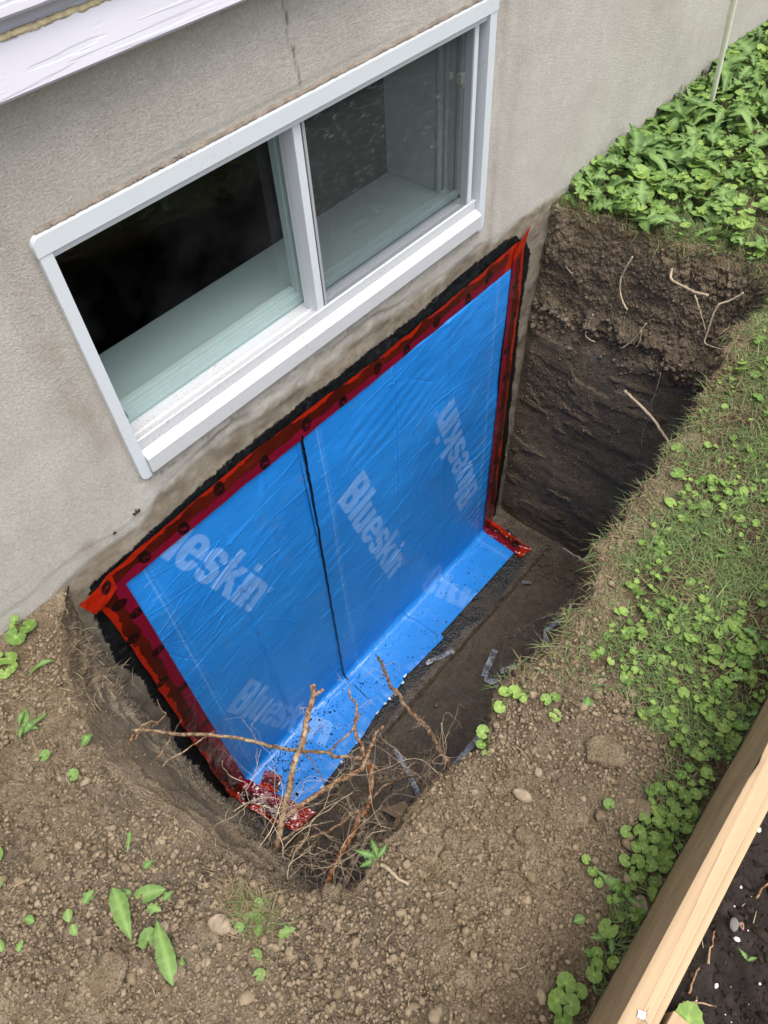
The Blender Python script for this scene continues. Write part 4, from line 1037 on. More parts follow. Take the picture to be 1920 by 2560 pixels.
# ================================================================== ROOTS
RT = {
  'peeled_up': ([(0.085,-0.673,-0.3),(0.105,-0.662,-0.284),(0.138,-0.645,-0.267),(0.163,-0.631,-0.251),(0.196,-0.617,-0.235),(0.223,-0.6,-0.218),(0.246,-0.592,-0.202),(0.27,-0.589,-0.185),(0.299,-0.573,-0.169),(0.327,-0.557,-0.153),(0.352,-0.549,-0.136),(0.367,-0.535,-0.12)], 0.0072, 0.0058),
  'peeled_up_stub': ([(0.35,-0.552,-0.13),(0.361,-0.556,-0.125),(0.374,-0.561,-0.12)], 0.004, 0.003),
  'fork_left': ([(0.154,-0.649,-0.25),(0.19,-0.645,-0.28),(0.243,-0.65,-0.31),(0.284,-0.652,-0.34),(0.321,-0.656,-0.37),(0.359,-0.661,-0.4)], 0.0042, 0.0055),
  'fork_up': ([(0.359,-0.661,-0.4),(0.382,-0.654,-0.39),(0.412,-0.645,-0.38),(0.438,-0.636,-0.37),(0.46,-0.641,-0.36)], 0.0055, 0.0032),
  'level_left': ([(0.026,-0.278,-0.15),(0.066,-0.307,-0.168),(0.111,-0.362,-0.186),(0.162,-0.416,-0.204),(0.205,-0.472,-0.222),(0.233,-0.52,-0.24),(0.238,-0.511,-0.26),(0.253,-0.525,-0.283),(0.28,-0.55,-0.307),(0.319,-0.591,-0.33),(0.329,-0.603,-0.353),(0.354,-0.624,-0.377),(0.378,-0.644,-0.4)], 0.0036, 0.0042),
  'level_branch': ([(0.331,-0.581,-0.37),(0.356,-0.585,-0.363),(0.397,-0.592,-0.355),(0.418,-0.59,-0.348),(0.444,-0.585,-0.34)], 0.0028, 0.0018),
  'level_side': ([(0.283,-0.542,-0.33),(0.289,-0.562,-0.36),(0.284,-0.588,-0.39),(0.274,-0.62,-0.42)], 0.0022, 0.001),
  'bent_up': ([(0.382,-0.644,-0.4),(0.399,-0.625,-0.397),(0.408,-0.597,-0.394),(0.425,-0.577,-0.391),(0.45,-0.56,-0.389),(0.469,-0.54,-0.386),(0.465,-0.528,-0.383),(0.48,-0.508,-0.38)], 0.0052, 0.002),
  'orange_main': ([(0.092,-0.835,-0.12),(0.103,-0.826,-0.143),(0.123,-0.814,-0.167),(0.147,-0.802,-0.19),(0.174,-0.792,-0.213),(0.206,-0.781,-0.237),(0.232,-0.77,-0.26),(0.253,-0.756,-0.283),(0.28,-0.753,-0.307),(0.306,-0.737,-0.33),(0.335,-0.714,-0.353),(0.362,-0.688,-0.377),(0.381,-0.654,-0.4)], 0.0068, 0.005),
  'grey_main': ([(0.109,-0.86,-0.15),(0.134,-0.84,-0.185),(0.165,-0.821,-0.22),(0.197,-0.799,-0.255),(0.224,-0.782,-0.29),(0.259,-0.763,-0.325),(0.29,-0.741,-0.36)], 0.0062, 0.0035),
  'long_right': ([(0.406,-0.881,-0.1),(0.426,-0.852,-0.129),(0.441,-0.824,-0.158),(0.46,-0.794,-0.187),(0.48,-0.759,-0.216),(0.491,-0.716,-0.245),(0.506,-0.67,-0.275),(0.528,-0.634,-0.304),(0.537,-0.599,-0.333),(0.564,-0.559,-0.362),(0.588,-0.52,-0.391),(0.607,-0.49,-0.42)], 0.0052, 0.0036),
  'side_a': ([(0.385,-0.662,-0.42),(0.392,-0.697,-0.447),(0.396,-0.714,-0.473),(0.387,-0.72,-0.5)], 0.0035, 0.0018),
  'side_b': ([(0.372,-0.686,-0.48),(0.383,-0.7,-0.45),(0.389,-0.727,-0.42),(0.406,-0.751,-0.39),(0.423,-0.778,-0.36),(0.436,-0.799,-0.33),(0.433,-0.824,-0.3)], 0.0042, 0.0025),
  'side_c': ([(0.324,-0.726,-0.4),(0.356,-0.722,-0.408),(0.386,-0.73,-0.416),(0.421,-0.733,-0.424),(0.448,-0.735,-0.432),(0.466,-0.737,-0.44)], 0.0028, 0.0018),
  'side_d': ([(0.294,-0.736,-0.36),(0.255,-0.724,-0.343),(0.223,-0.724,-0.327),(0.186,-0.713,-0.31),(0.158,-0.703,-0.293),(0.128,-0.696,-0.277),(0.102,-0.706,-0.26)], 0.0035, 0.002),
  'side_e': ([(0.113,-0.668,-0.27),(0.158,-0.675,-0.293),(0.197,-0.694,-0.317),(0.223,-0.706,-0.34)], 0.0028, 0.001),
  'side_f': ([(0.18,-0.681,-0.32),(0.19,-0.733,-0.313),(0.196,-0.764,-0.307),(0.182,-0.774,-0.3)], 0.002, 0.001),
  'stick_near': ([(0.175,-0.909,0.02),(0.177,-0.928,0.023),(0.176,-0.947,0.027),(0.18,-0.964,0.03)], 0.0035, 0.0022),
  'up_left': ([(0.019,-0.358,-0.12),(0.062,-0.318,-0.137),(0.088,-0.315,-0.153),(0.1,-0.318,-0.17),(0.124,-0.306,-0.187),(0.127,-0.273,-0.203),(0.137,-0.247,-0.22)], 0.0028, 0.001),
  'thin_left': ([(-0,-0.418,-0.1),(0.064,-0.399,-0.125),(0.094,-0.378,-0.15),(0.118,-0.357,-0.175),(0.141,-0.339,-0.2)], 0.0014, 0.0006),
  'thin_left2': ([(0.017,-0.428,-0.12),(0.063,-0.415,-0.145),(0.11,-0.414,-0.17),(0.142,-0.409,-0.195),(0.172,-0.404,-0.22)], 0.002, 0.0008),
  'brown_up': ([(0.006,-0.39,-0.05),(0.02,-0.359,-0.08),(0.045,-0.334,-0.11),(0.06,-0.319,-0.14)], 0.003, 0.002),
  'buried_left': ([(0.004,-0.189,-0.02),(0.001,-0.211,-0.04),(0,-0.24,-0.06),(0.009,-0.266,-0.08),(0.019,-0.285,-0.1)], 0.0055, 0.003),
  'pale_A': ([(1.55,-0.79,-0.239),(1.59,-0.757,-0.254),(1.63,-0.709,-0.262),(1.67,-0.649,-0.263),(1.71,-0.574,-0.271),(1.75,-0.523,-0.295)], 0.0038, 0.005),
  'B': ([(2.09,-0.442,-0.067),(2.068,-0.457,-0.09),(2.045,-0.513,-0.083),(2.022,-0.552,-0.07),(2,-0.6,-0.048)], 0.0042, 0.005),
  'Cc': ([(2.04,-0.553,-0.092),(2.033,-0.577,-0.12),(2.027,-0.609,-0.163),(2.02,-0.623,-0.178)], 0.0026, 0.0016),
  'D': ([(2.04,-0.683,-0.026),(2.029,-0.662,-0.054),(2.017,-0.638,-0.074),(2.006,-0.633,-0.112),(1.994,-0.64,-0.163),(1.983,-0.643,-0.19),(1.971,-0.682,-0.185),(1.96,-0.738,-0.162)], 0.0036, 0.0018),
  'E': ([(2.05,-0.323,-0.052),(2.042,-0.311,-0.104),(2.035,-0.309,-0.153),(2.027,-0.333,-0.201),(2.02,-0.362,-0.225)], 0.003, 0.0028),
  'F': ([(2.03,-0.241,-0.302),(2.023,-0.235,-0.361),(2.017,-0.237,-0.391),(2.01,-0.278,-0.393)], 0.0026, 0.002),
  'Gg': ([(2,-0.379,-0.365),(2.007,-0.409,-0.324),(2.013,-0.427,-0.27),(2.02,-0.437,-0.241)], 0.0022, 0.0022),
  'H': ([(2,-0.538,-0.388),(1.998,-0.543,-0.452),(1.996,-0.543,-0.528),(1.994,-0.556,-0.575),(1.992,-0.545,-0.652),(1.99,-0.56,-0.739)], 0.0012, 0.001),
  'K': ([(2.05,-0.081,-0.148),(2.045,-0.104,-0.182),(2.04,-0.133,-0.194)], 0.0018, 0.0012),
  'I': ([(1.109,-0.803,-0.25),(1.138,-0.76,-0.317),(1.18,-0.716,-0.383),(1.225,-0.66,-0.45)], 0.0024, 0.0016),
  'J': ([(0.947,-0.862,-0.15),(0.966,-0.829,-0.258),(0.98,-0.784,-0.367),(0.99,-0.734,-0.475),(0.998,-0.696,-0.583),(1.012,-0.657,-0.692),(1.032,-0.605,-0.8)], 0.0045, 0.0016),
  'L': ([(1.096,-0.677,-0.7),(1.054,-0.717,-0.667),(1.029,-0.762,-0.633),(0.995,-0.795,-0.6)], 0.002, 0.001),
}
def seg(mb, key, t, seed, rough=.22, jit=.0009, seg_n=8, scale=1.0):
    p, a, b = RT[key]; mb.tube(p, [a * scale, b * scale], seg_n, rough, 5, jit, t, seed)
def rootthing(name, keys, label, group=None, tints=None):
    e = empty(name, (0, 0, 0)); tag(e, label, 'root', group)
    for i, k in enumerate(keys):
        mb = MB(); seg(mb, k, (tints or {}).get(k, .35), 600 + hash_(k)); mb.build('root_branch', M['root'], e, True)
    return e
def hash_(k): return sum(ord(c) * (i + 1) for i, c in enumerate(k)) % 977
GR = 'cut tree roots sticking out into the pit'
rootthing('tree_root', ['peeled_up', 'peeled_up_stub'], 'thick peeled root standing nearly upright in front of the lower left of the blue sheet', GR, {'peeled_up': .3})
rootthing('tree_root', ['fork_left', 'fork_up', 'level_left', 'level_branch', 'level_side', 'bent_up', 'orange_main', 'side_a', 'side_d'],
          'large branching root with an orange trunk rising from the near corner of the pit', GR, {'orange_main': .95, 'fork_left': .55, 'bent_up': .5, 'level_left': .15})
rootthing('tree_root', ['grey_main'], 'grey root running up beside the orange root at the near corner', GR, {'grey_main': .0})
rootthing('tree_root', ['long_right'], 'long smooth root reaching from the near edge up to the middle of the blue flap', GR, {'long_right': .45})
rootthing('tree_root', ['side_b', 'side_c'], 'pale forked root hanging over the silver strip on the pit floor', GR, {'side_b': .1, 'side_c': .1})
rootthing('tree_root', ['side_e', 'side_f'], 'thin pale root low in front of the crumpled red tape', GR, {'side_e': .0, 'side_f': 0})
rootthing('tree_root', ['up_left', 'brown_up'], 'short forked root at the left pit wall above the black primer', GR, {'brown_up': .8})
rootthing('tree_root', ['thin_left', 'thin_left2'], 'pair of hair-thin roots crossing the left red tape', GR)
rootthing('tree_root', ['buried_left'], 'half buried root lying in the groove of the left pit edge', GR)
rootthing('tree_root', ['J', 'L'], 'brown root hanging from the right part of the near edge over the pit floor', GR, {'J': .3})
M['pale_root'] = simple('pale_root', (0.46, 0.355, 0.24), .7, .3, .4, 50, .4, 200, .001)
for nm, k, lb in (('pale_A', ['pale_A'], 'straight pale root sticking out before the dark lower part of the far pit wall'),
                  ('B', ['B', 'Cc'], 'bent pale root with a hanging side shoot high on the far pit wall'),
                  ('D', ['D'], 'S-curved pale root at the right end of the far pit wall'),
                  ('E', ['E'], 'long hanging pale root in the middle of the brown topsoil'),
                  ('F', ['F'], 'short hooked root near the blue sheet on the far pit wall'),
                  ('G', ['Gg'], 'small forked root below the gravel band of the far wall'),
                  ('H', ['H'], 'hair-thin dark root hanging down the far pit wall'),
                  ('K', ['K'], 'thin root hanging close to the corner of the house wall'),
                  ('I', ['I'], 'thin white root sticking out of the near edge at the right')):
    e = empty('tree_root', (0, 0, 0)); tag(e, lb, 'root', GR)
    for q in k:
        mb = MB(); seg(mb, q, .2, 600 + hash_(q), .15, .0007)
        if q == 'Gg':
            p = RT[q][0]; mb.tube([p[2], tuple(np.array(p[2]) + [-.01, -.012, -.035]), tuple(np.array(p[2]) + [-.015, -.004, -.062])], [.002, .0014], 6, .15, 4, .0005)
        mb.build('root_branch', M['pale_root'], e, True)
# hair roots
mb = MB(); rr = random.Random(11)
def hair(p, d, L, r, depth=0):
    pts = [p]; q = Vector(p); d = Vector(d).normalized()
    nseg = 5
    for k in range(nseg):
        d = (d + Vector((rr.gauss(0, .38), rr.gauss(0, .38), rr.gauss(0, .3)))).normalized()
        q = q + d * L / nseg; pts.append(tuple(q))
        if depth < 2 and rr.random() < .38:
            hair(tuple(q), d + Vector((rr.gauss(0, .9), rr.gauss(0, .9), rr.gauss(0, .6))), L * .55, r * .6, depth + 1)
    mb.tube(pts, [r, r * .45], 4, 0, 2, .0003, rr.random())
for k in range(40):
    x = rr.uniform(.07, .46) ; f_ = (x - .07) / .39
    if rr.random() < .4: p = (rr.uniform(.06, .10), rr.uniform(-.86, -.60), rr.uniform(-.35, -.04)); d = (1, .25, rr.uniform(-.3, .25))
    else: p = (x, -.875, rr.uniform(-.30, -.03)); d = (rr.uniform(-.5, .5), 1, rr.uniform(-.3, .25))
    hair(p, d, rr.uniform(.05, .19), rr.uniform(.0006, .0013))
for key, cnt in (('orange_main', 6), ('fork_left', 4), ('side_b', 9), ('long_right', 7), ('peeled_up', 7), ('side_d', 7), ('level_left', 5), ('bent_up', 4), ('grey_main', 5), ('side_a', 3), ('J', 5)):
    P_ = RT[key][0]
    for k in range(cnt):
        i = rr.randrange(len(P_)); hair(P_[i], (rr.gauss(0, 1), rr.gauss(0, 1), rr.gauss(0, .7)), rr.uniform(.02, .08), .0007)
for k in range(50):   # hanging from the sod edges
    i = rr.randrange(nu); 
    if RA[i] < 260: continue
    p = (RX[i], RY[i] + .01, ZR[i] - rr.uniform(.01, .12)); hair(p, (-NX[i], -NY[i], -1.2), rr.uniform(.02, .06), .0005)
tag(mb.build('hair_roots', M['pale_root'], None, True), 'tangle of fine hair roots around the near corner of the pit', 'fine roots', kind='stuff')

# ================================================================== LITTER ON THE PIT FLOOR
film = NT('crumpled_foil_film', .18, .7)
film.col(film.mix(film.rng(film.noise(40, 5, .7), .42, .62), (.10, .105, .11), (.42, .44, .46)))
film.bump(film.noise(38, 4, .7), .9, .02)
M['film'] = film.m
def strip(path, w, z, seed, label, mat='film'):
    P_ = [Vector((a, b, 0)) for a, b in path]; L = [0]
    for i in range(len(P_) - 1): L.append(L[-1] + (P_[i + 1] - P_[i]).length)
    m = max(int(L[-1] / .004), 6); k = 9
    ss = np.linspace(0, L[-1], m); X_ = np.interp(ss, L, [p.x for p in P_]); Y_ = np.interp(ss, L, [p.y for p in P_])
    dx, dy = np.gradient(X_), np.gradient(Y_); q = np.hypot(dx, dy); nx, ny = -dy / q, dx / q
    v = np.linspace(-.5, .5, k)
    A = np.stack([X_[:, None] + nx[:, None] * v * w, Y_[:, None] + ny[:, None] * v * w, np.zeros((m, k))], -1)
    A[..., 2] = z + .007 * fbm(A, 28, 3, seed) + .003
    o = mesh_obj('plastic_strip', A.reshape(-1, 3), grid_faces(m, k), M[mat]); tag(o, label, 'plastic strip'); return o
strip([(.744, -.377), (.724, -.437), (.696, -.502), (.658, -.580)], .021, -1.588, 1, 'silver plastic strip lying across the middle of the muddy pit floor')
strip([(1.360, -.424), (1.295, -.442), (1.227, -.462)], .026, -1.588, 2, 'silver plastic strip on the floor, upper arm of the bent pair')
strip([(1.215, -.470), (1.236, -.52), (1.256, -.580)], .026, -1.584, 3, 'silver plastic strip on the floor, lower arm of the bent pair')
strip([(1.141, -.606), (1.02, -.60), (.90, -.60), (.80, -.60)], .024, -1.588, 4, 'long grey plastic strip at the foot of the near pit wall')
strip([(1.110, -.238), (1.17, -.262), (1.238, -.290)], .022, -1.580, 5, 'crumpled clear strip on the footing beside the blue flap edge')
strip([(1.716, -.318), (1.742, -.352)], .016, -1.586, 6, 'small silver scrap on the floor near the right footing end')
strip([(1.284, -.503), (1.354, -.537)], .020, -1.584, 7, 'dull plastic scrap between the bent strips and the near wall')
strip([(1.494, -.585), (1.576, -.542), (1.654, -.560)], .022, -1.584, 8, 'glossy clear scrap deep at the right of the pit floor')
e = empty('card_scrap', (.56, -.545, -1.575)); tag(e, 'folded piece of brown cardboard on the pit floor near the roots', 'cardboard')
for (pts_, zo, nm) in (([(-.032, .052), (.052, .003), (.040, -.035), (-.018, -.012)], .012, 'card_panel'), ([(-.020, -.010), (.036, -.033), (-.006, -.050), (-.045, -.030)], .004, 'card_panel'), ([(-.045, -.020), (-.018, -.008), (-.050, -.055), (-.062, -.045)], .0, 'torn_flap')):
    bm = bmesh.new(); vs = [bm.verts.new((a, b, zo + .006 * math.sin(a * 60))) for a, b in pts_]; f = bm.faces.new(vs)
    r_ = bmesh.ops.extrude_face_region(bm, geom=[f]); bmesh.ops.translate(bm, verts=[g for g in r_['geom'] if isinstance(g, bmesh.types.BMVert)], vec=(0, 0, .003))
    bmesh.ops.subdivide_edges(bm, edges=bm.edges[:], cuts=3, use_grid_fill=True)
    for v_ in bm.verts: v_.co.z += random.uniform(-.0012, .0012)
    me = bpy.data.meshes.new(nm); bm.to_mesh(me); bm.free(); me.materials.append(M['card'])
    o = bpy.data.objects.new(nm, me); COL.objects.link(o); o.parent = e
strip([(.218, -.040), (.222, -.07), (.214, -.10)], .028, -1.566, 9, 'crumpled black plastic scrap below the left red tape end', 'sealant')
# ================================================================== LUMBER AND GARDEN BED
lum = empty('raised_bed_board', (.39, -1.297, .14), math.radians(1.45)); tag(lum, 'new pine board on edge framing the garden bed in the lower right corner', 'board')
x0, x1 = -.55, 3.2; bmx = []
nxl = 240; xs = np.linspace(x0, x1, nxl)
sec = [(-.019, .1385), (-.0165, .140), (-.006, .1400), (.006, .1400), (.0165, .140), (.019, .1385)]
V = []; wv = vnoise(np.stack([xs, xs * 0, xs * 0], -1), 3, 700) * .0012
for i, x in enumerate(xs):
    chip_ = .004 * np.exp(-((x - .38) / .02) ** 2) + .0025 * np.exp(-((x - .20) / .015) ** 2)
    for (yy, zz_) in sec: V.append((x, yy + wv[i] - (chip_ if yy > .015 else 0), zz_ - (chip_ if yy > .017 else 0)))
mesh_obj('board_top', np.array(V), grid_faces(nxl, 6), M['lumber'], lum)
yyv, zzv = [], []
V = []
for i, x in enumerate(xs):
    for zz_ in (.1385, .08, .0, -.08, -.18): V.append((x, .019 + wv[i] - .004 * np.exp(-((x - .38) / .02) ** 2) * (zz_ > .13), zz_))
mesh_obj('board_side', np.array(V), grid_faces(nxl, 5), M['lumber_side'], lum)
V = [(x, -.019 + wv[i], zz_) for i, x in enumerate(xs) for zz_ in (.1385, -.18)]
mesh_obj('board_side', np.array(V), grid_faces(nxl, 2), M['lumber_side'], lum)
mb = MB(); mb.box(.212, .246, -1.362, -1.3245, -.05, .288, .001); o = mb.build('corner_stake', M['lumber'])
tag(o, 'short pine stake behind the board at the very bottom of the picture', 'stake')
e = empty('stapled_tag', (.2185, -1.299, .2815), math.radians(20)); tag(e, 'small white plastic scrap stapled on top of the pine board', 'tag')
mb = MB(); mb.box(-.004, .004, -.0045, .0045, 0, .001); mb.build('tag_plate', M['white_bit'], e)
mb = MB(); mb.tube([(-.003, -.004, .001), (-.008, -.009, .0025), (-.012, -.010, .0005)], [.0008, .0005], 5); mb.build('nail', simple('nail_steel', (.3, .29, .27), .35, .8), e)

gx_, gy_ = np.meshgrid(np.arange(-.3, 1.5, .0055), np.arange(-2.1, -1.312, .0055), indexing='ij')
Pg = np.stack([gx_, gy_, gx_ * 0], -1)
g1, g2, gc = worley(Pg, 48, 710); h1, h2, hc = worley(Pg, 20, 720)
Pg[..., 2] = .160 + .014 * fbm(Pg, 6, 4, 711) + .010 * (1 - np.clip(g1 / .6, 0, 1) ** 2) * gc + .016 * (1 - np.clip(h1 / .6, 0, 1) ** 2) * hc * (vnoise(Pg, 5, 721) > 0) + .004 * fbm(Pg, 60, 2, 712)
gm = NT('garden_bed_soil', .85, .3)
gm.col(gm.mix(gm.rng(gm.noise(30, 6, .65), .35, .7), (0.018, 0.013, 0.011), (0.062, 0.046, 0.037)))
q = gm.bump(gm.noise(110, 8, .8), 1.0, .012); gm.bump(gm.noise(480, 3, .7), .6, .002, q)
tag(mesh_obj('garden_bed_soil', Pg.reshape(-1, 3), grid_faces(*gx_.shape), gm.m), kind='structure')
def gbz(x, y):
    i = int(np.clip((x + .3) / .0055, 0, Pg.shape[0] - 1)); j = int(np.clip((y + 2.1) / .0055, 0, Pg.shape[1] - 1)); return float(Pg[i, j, 2])

# ================================================================== CLODS AND GRAVEL
cellA = np.linalg.norm(np.cross(np.gradient(P1, axis=0), np.gradient(P1, axis=1)), axis=-1)
flat = P1.reshape(-1, 3)
def pick(weight, n, seed):
    w = (cellA * weight).reshape(-1); w = w / w.sum()
    r = np.random.default_rng(seed); idx = r.choice(len(w), n, p=w)
    p = flat[idx] + r.uniform(-.002, .002, (n, 3)); return p, idx
notw = 1 - isw
near = (PX > -.6) & (PX < 4.4) & (PY > -1.277 + (PX - .39) * .0253)
dry = notw * (1 - VG) * near * (PX < 1.2)
dens = sst(-.5, .4, fbm(P1, 7, 3, 731) + .3)
def clods(n, lo, mu, sg, hi, weight, mat, seed, label, tmpl=ICO1, sink=.25, off=0.0):
    p, idx = pick(weight, n, seed); r = np.random.default_rng(seed + 1)
    s_ = np.clip(r.lognormal(mu, sg, n), lo, hi)
    nn = Nn.reshape(-1, 3)[idx]
    p = p + nn * (s_ * sink)[:, None]
    V, F, T = scatter(tmpl, p, s_, r.uniform(0, 6.3, n), squash=r.uniform(.65, 1.25, (n, 3)) * [1, 1, .85], jitter=.16, seed=seed, tilt=(r.uniform(0, 6.3, n), r.uniform(0, 1.2, n)))
    return V, F, T
def lump(seed, base=ICO2, amp=.42):
    V, F = base
    V = V * (1 + amp * fbm(V + seed * 3.7, 1.25, 3, seed)[:, None] + amp * .3 * vnoise(V, 4.5, seed + 9)[:, None])
    k = np.random.default_rng(seed).normal(0, 1, (5, 3)); k /= np.linalg.norm(k, axis=1, keepdims=True)
    for q in k:                                  # broken faces
        d = V @ q; V = V - np.clip(d - .62, 0, None)[:, None] * q * .85
    return V, F
LUMPS = [lump(s_) for s_ in range(8)]; LUMPS1 = [lump(s_ + 20, ICO1, .42) for s_ in range(5)]
def clods_v(n, lo, mu, sg, hi, weight, seed, lst, sink=.2):
    return join([clods(n // len(lst), lo, mu, sg, hi, weight, None, seed + 31 * i, '', t_, sink) for i, t_ in enumerate(lst)])
def join(parts):
    Vs, Fs, Ts = [], [], []; b = 0
    for V, F, T in parts: Vs.append(V); Fs.append(F + b); Ts.append(T); b += len(V)
    return np.concatenate(Vs), np.concatenate(Fs), np.concatenate(Ts)
def clod_mat(name, c0, c1):
    t = NT(name, .95, .12)
    a = t.attr('tint').outputs['Fac']
    c = t.mix(a, c0, c1)
    c = t.mix(t.rng(t.noise(70, 5, .7), .35, .65, 0, .6), c, t.mix(1.0, c, (.62, .58, .54), 'MULTIPLY'))
    t.col(c); t.bump(t.noise(260, 6, .75), .9, .004); return t.m
cm = clod_mat('dry_clods', (0.20, 0.150, 0.095), (0.35, 0.278, 0.188))
M['stone'] = cm
V, F, T = join([clods(30000, .0012, -6.15, .38, .005, dry * (.3 + dens), cm, 741, ''),
                clods_v(5200, .003, -5.45, .32, .009, dry * (.12 + dens ** 2), 743, LUMPS1),
                clods_v(260, .006, -4.85, .32, .014, dry * (.05 + dens ** 2), 745, LUMPS, .0)])
tag(mesh_obj('loose_soil', V, F, cm, attrs={'tint': T}), 'loose dry crumbs and clods of dug soil around the near side of the pit', 'loose soil', kind='stuff')
wm = clod_mat('damp_clods', (0.125, 0.095, 0.069), (0.235, 0.183, 0.136))
topw = isw * (1 - WL) * sst(.5, .36, dpt) * (PX > 1.5)
gravw = isw * (1 - WL) * np.exp(-((dpt - .41 - .03 * vnoise(Q, 5, 12)) / .045) ** 2) * (PX > 1.5)
V, F, T = join([clods(2600, .0015, -6.0, .45, .007, topw, wm, 751, ''), clods_v(560, .004, -4.9, .3, .012, gravw + .02 * topw, 753, LUMPS, .2),
                clods(1500, .0015, -5.9, .4, .006, isw * (1 - WL) * (dpt > .4) * (PX > 1.6), wm, 755, ''),
                clods(2200, .001, -6.2, .4, .005, isw * WL, wm, 757, '')])
tag(mesh_obj('damp_crumbs', V, F, wm, attrs={'tint': T}, smooth=True), 'damp soil crumbs and the gravelly band in the pit walls', 'soil crumbs', kind='stuff')
# floor crumbs
n = 2600; r = np.random.default_rng(760)
pf = np.stack([r.uniform(.15, 2.0, n), r.uniform(-.86, -.28, n), np.zeros(n)], -1); pf[:, 2] = -1.600
mm = r.random(n) < .35; pf[mm, 0] = r.uniform(1.8, 2.0, mm.sum()); pf[mm, 1] = r.uniform(-.5, -.02, mm.sum()); pf[mm, 2] = -1.585
V, F, T = scatter(ICO1, pf, np.clip(r.lognormal(-5.9, .5, n), .001, .012), r.uniform(0, 6, n), squash=r.uniform(.6, 1.2, (n, 3)), jitter=.18)
tag(mesh_obj('floor_crumbs', V, F, wm, attrs={'tint': T}), 'wet crumbs lying on the pit floor', 'soil crumbs', kind='stuff')
# garden bed clods and white perlite
bm_ = clod_mat('bed_clods', (0.016, 0.012, 0.010), (0.060, 0.045, 0.036))
n = 14000; px_ = r.uniform(-.05, 1.2, n); py_ = r.uniform(-1.9, -1.322, n)
pb = np.stack([px_, py_, [gbz(a, b) for a, b in zip(px_, py_)]], -1)
V, F, T = scatter(LUMPS1[1], pb, np.clip(r.lognormal(-6.1, .6, n), .0010, .010), r.uniform(0, 6, n), squash=r.uniform(.6, 1.25, (n, 3)), jitter=.2)
tag(mesh_obj('bed_crumbs', V, F, bm_, attrs={'tint': T}), 'black crumbly compost filling the garden bed', 'compost', kind='stuff')
mb = MB(); rr = random.Random(77)
for k in range(34):
    x, y_ = rr.uniform(.15, .75), rr.uniform(-1.55, -1.325); L_ = rr.uniform(.006, .022); a_ = rr.uniform(0, 6.3); z_ = gbz(x, y_) + .004
    mb.tube([(x, y_, z_), (x + L_ * math.cos(a_), y_ + L_ * math.sin(a_), z_ + rr.uniform(-.001, .003))], [.0007, .0004], 4, 0, 2)
tag(mb.build('compost_fibres', M['pale_root'], None, True), 'short fibres mixed in the black compost', 'compost', kind='stuff')
n = 150; pp_ = np.stack([r.uniform(.15, .8, n), r.uniform(-1.6, -1.325, n), np.zeros(n)], -1); pp_[:, 2] = [gbz(a, b) + .003 for a, b in pp_[:, :2]]
V, F, T = scatter(ICO1, pp_, np.clip(r.lognormal(-6.9, .4, n), .0006, .002), r.uniform(0, 6, n), jitter=.2)
tag(mesh_obj('perlite', V, F, M['white_bit']), 'tiny white grains mixed in the black compost', 'compost', kind='stuff')
for i, (x, y_, r_, lb) in enumerate(((.559, -1.331, .0042, 'white chip in the compost close beside the upper part of the board'), (.47, -1.345, .0026, 'small white chip in the compost halfway along the board'),
                                    (.405, -1.37, .0045, 'white chip in the compost near the right edge of the picture'), (.338, -1.375, .0034, 'white shell bit in the dark hollow of the compost'))):
    clod('white_chip', x, y_, gbz(x, y_) + .003, r_, (1, .7, .6), 770 + i, M['white_bit'], lb, 'chip', .2, 'white chips in the compost', yaw=i)
clod('pebble', .417, -1.358, gbz(.417, -1.358) + .003, .0075, (1.3, .8, .6), 780, simple('grey_pebble', (.15, .14, .13), .6, .3, .3, 90), 'smooth grey pebble in the compost beside the board', 'pebble', .06, yaw=.3)
clod('pebble', .427, -1.368, gbz(.427, -1.368) + .002, .005, (1.3, .8, .6), 781, simple('red_pebble', (.28, .16, .11), .6, .3, .3, 90), 'small reddish pebble beside the grey pebble', 'pebble', .06, yaw=.9)
for i, (p, lb) in enumerate((([(.35, -1.352), (.37, -1.348), (.395, -1.343)], 'thin twig on the compost next to the middle of the board'), ([(.305, -1.352), (.325, -1.348), (.34, -1.346)], 'bent twig on the compost near the bottom of the board'),
                             ([(.29, -1.350), (.305, -1.365), (.315, -1.385)], 'long pale stalk across the compost by the round leaf'), ([(.47, -1.368), (.50, -1.372), (.52, -1.390)], 'curved straw in the compost near the right picture edge'))):
    mb = MB(); mb.tube([(a, b, gbz(a, b) + .007) for a, b in p], [.0016, .0009], 6, .25, 5, .0006, seed=i); tag(mb.build('twig', M['root'], None, True), lb, 'twig', 'twigs in the compost')

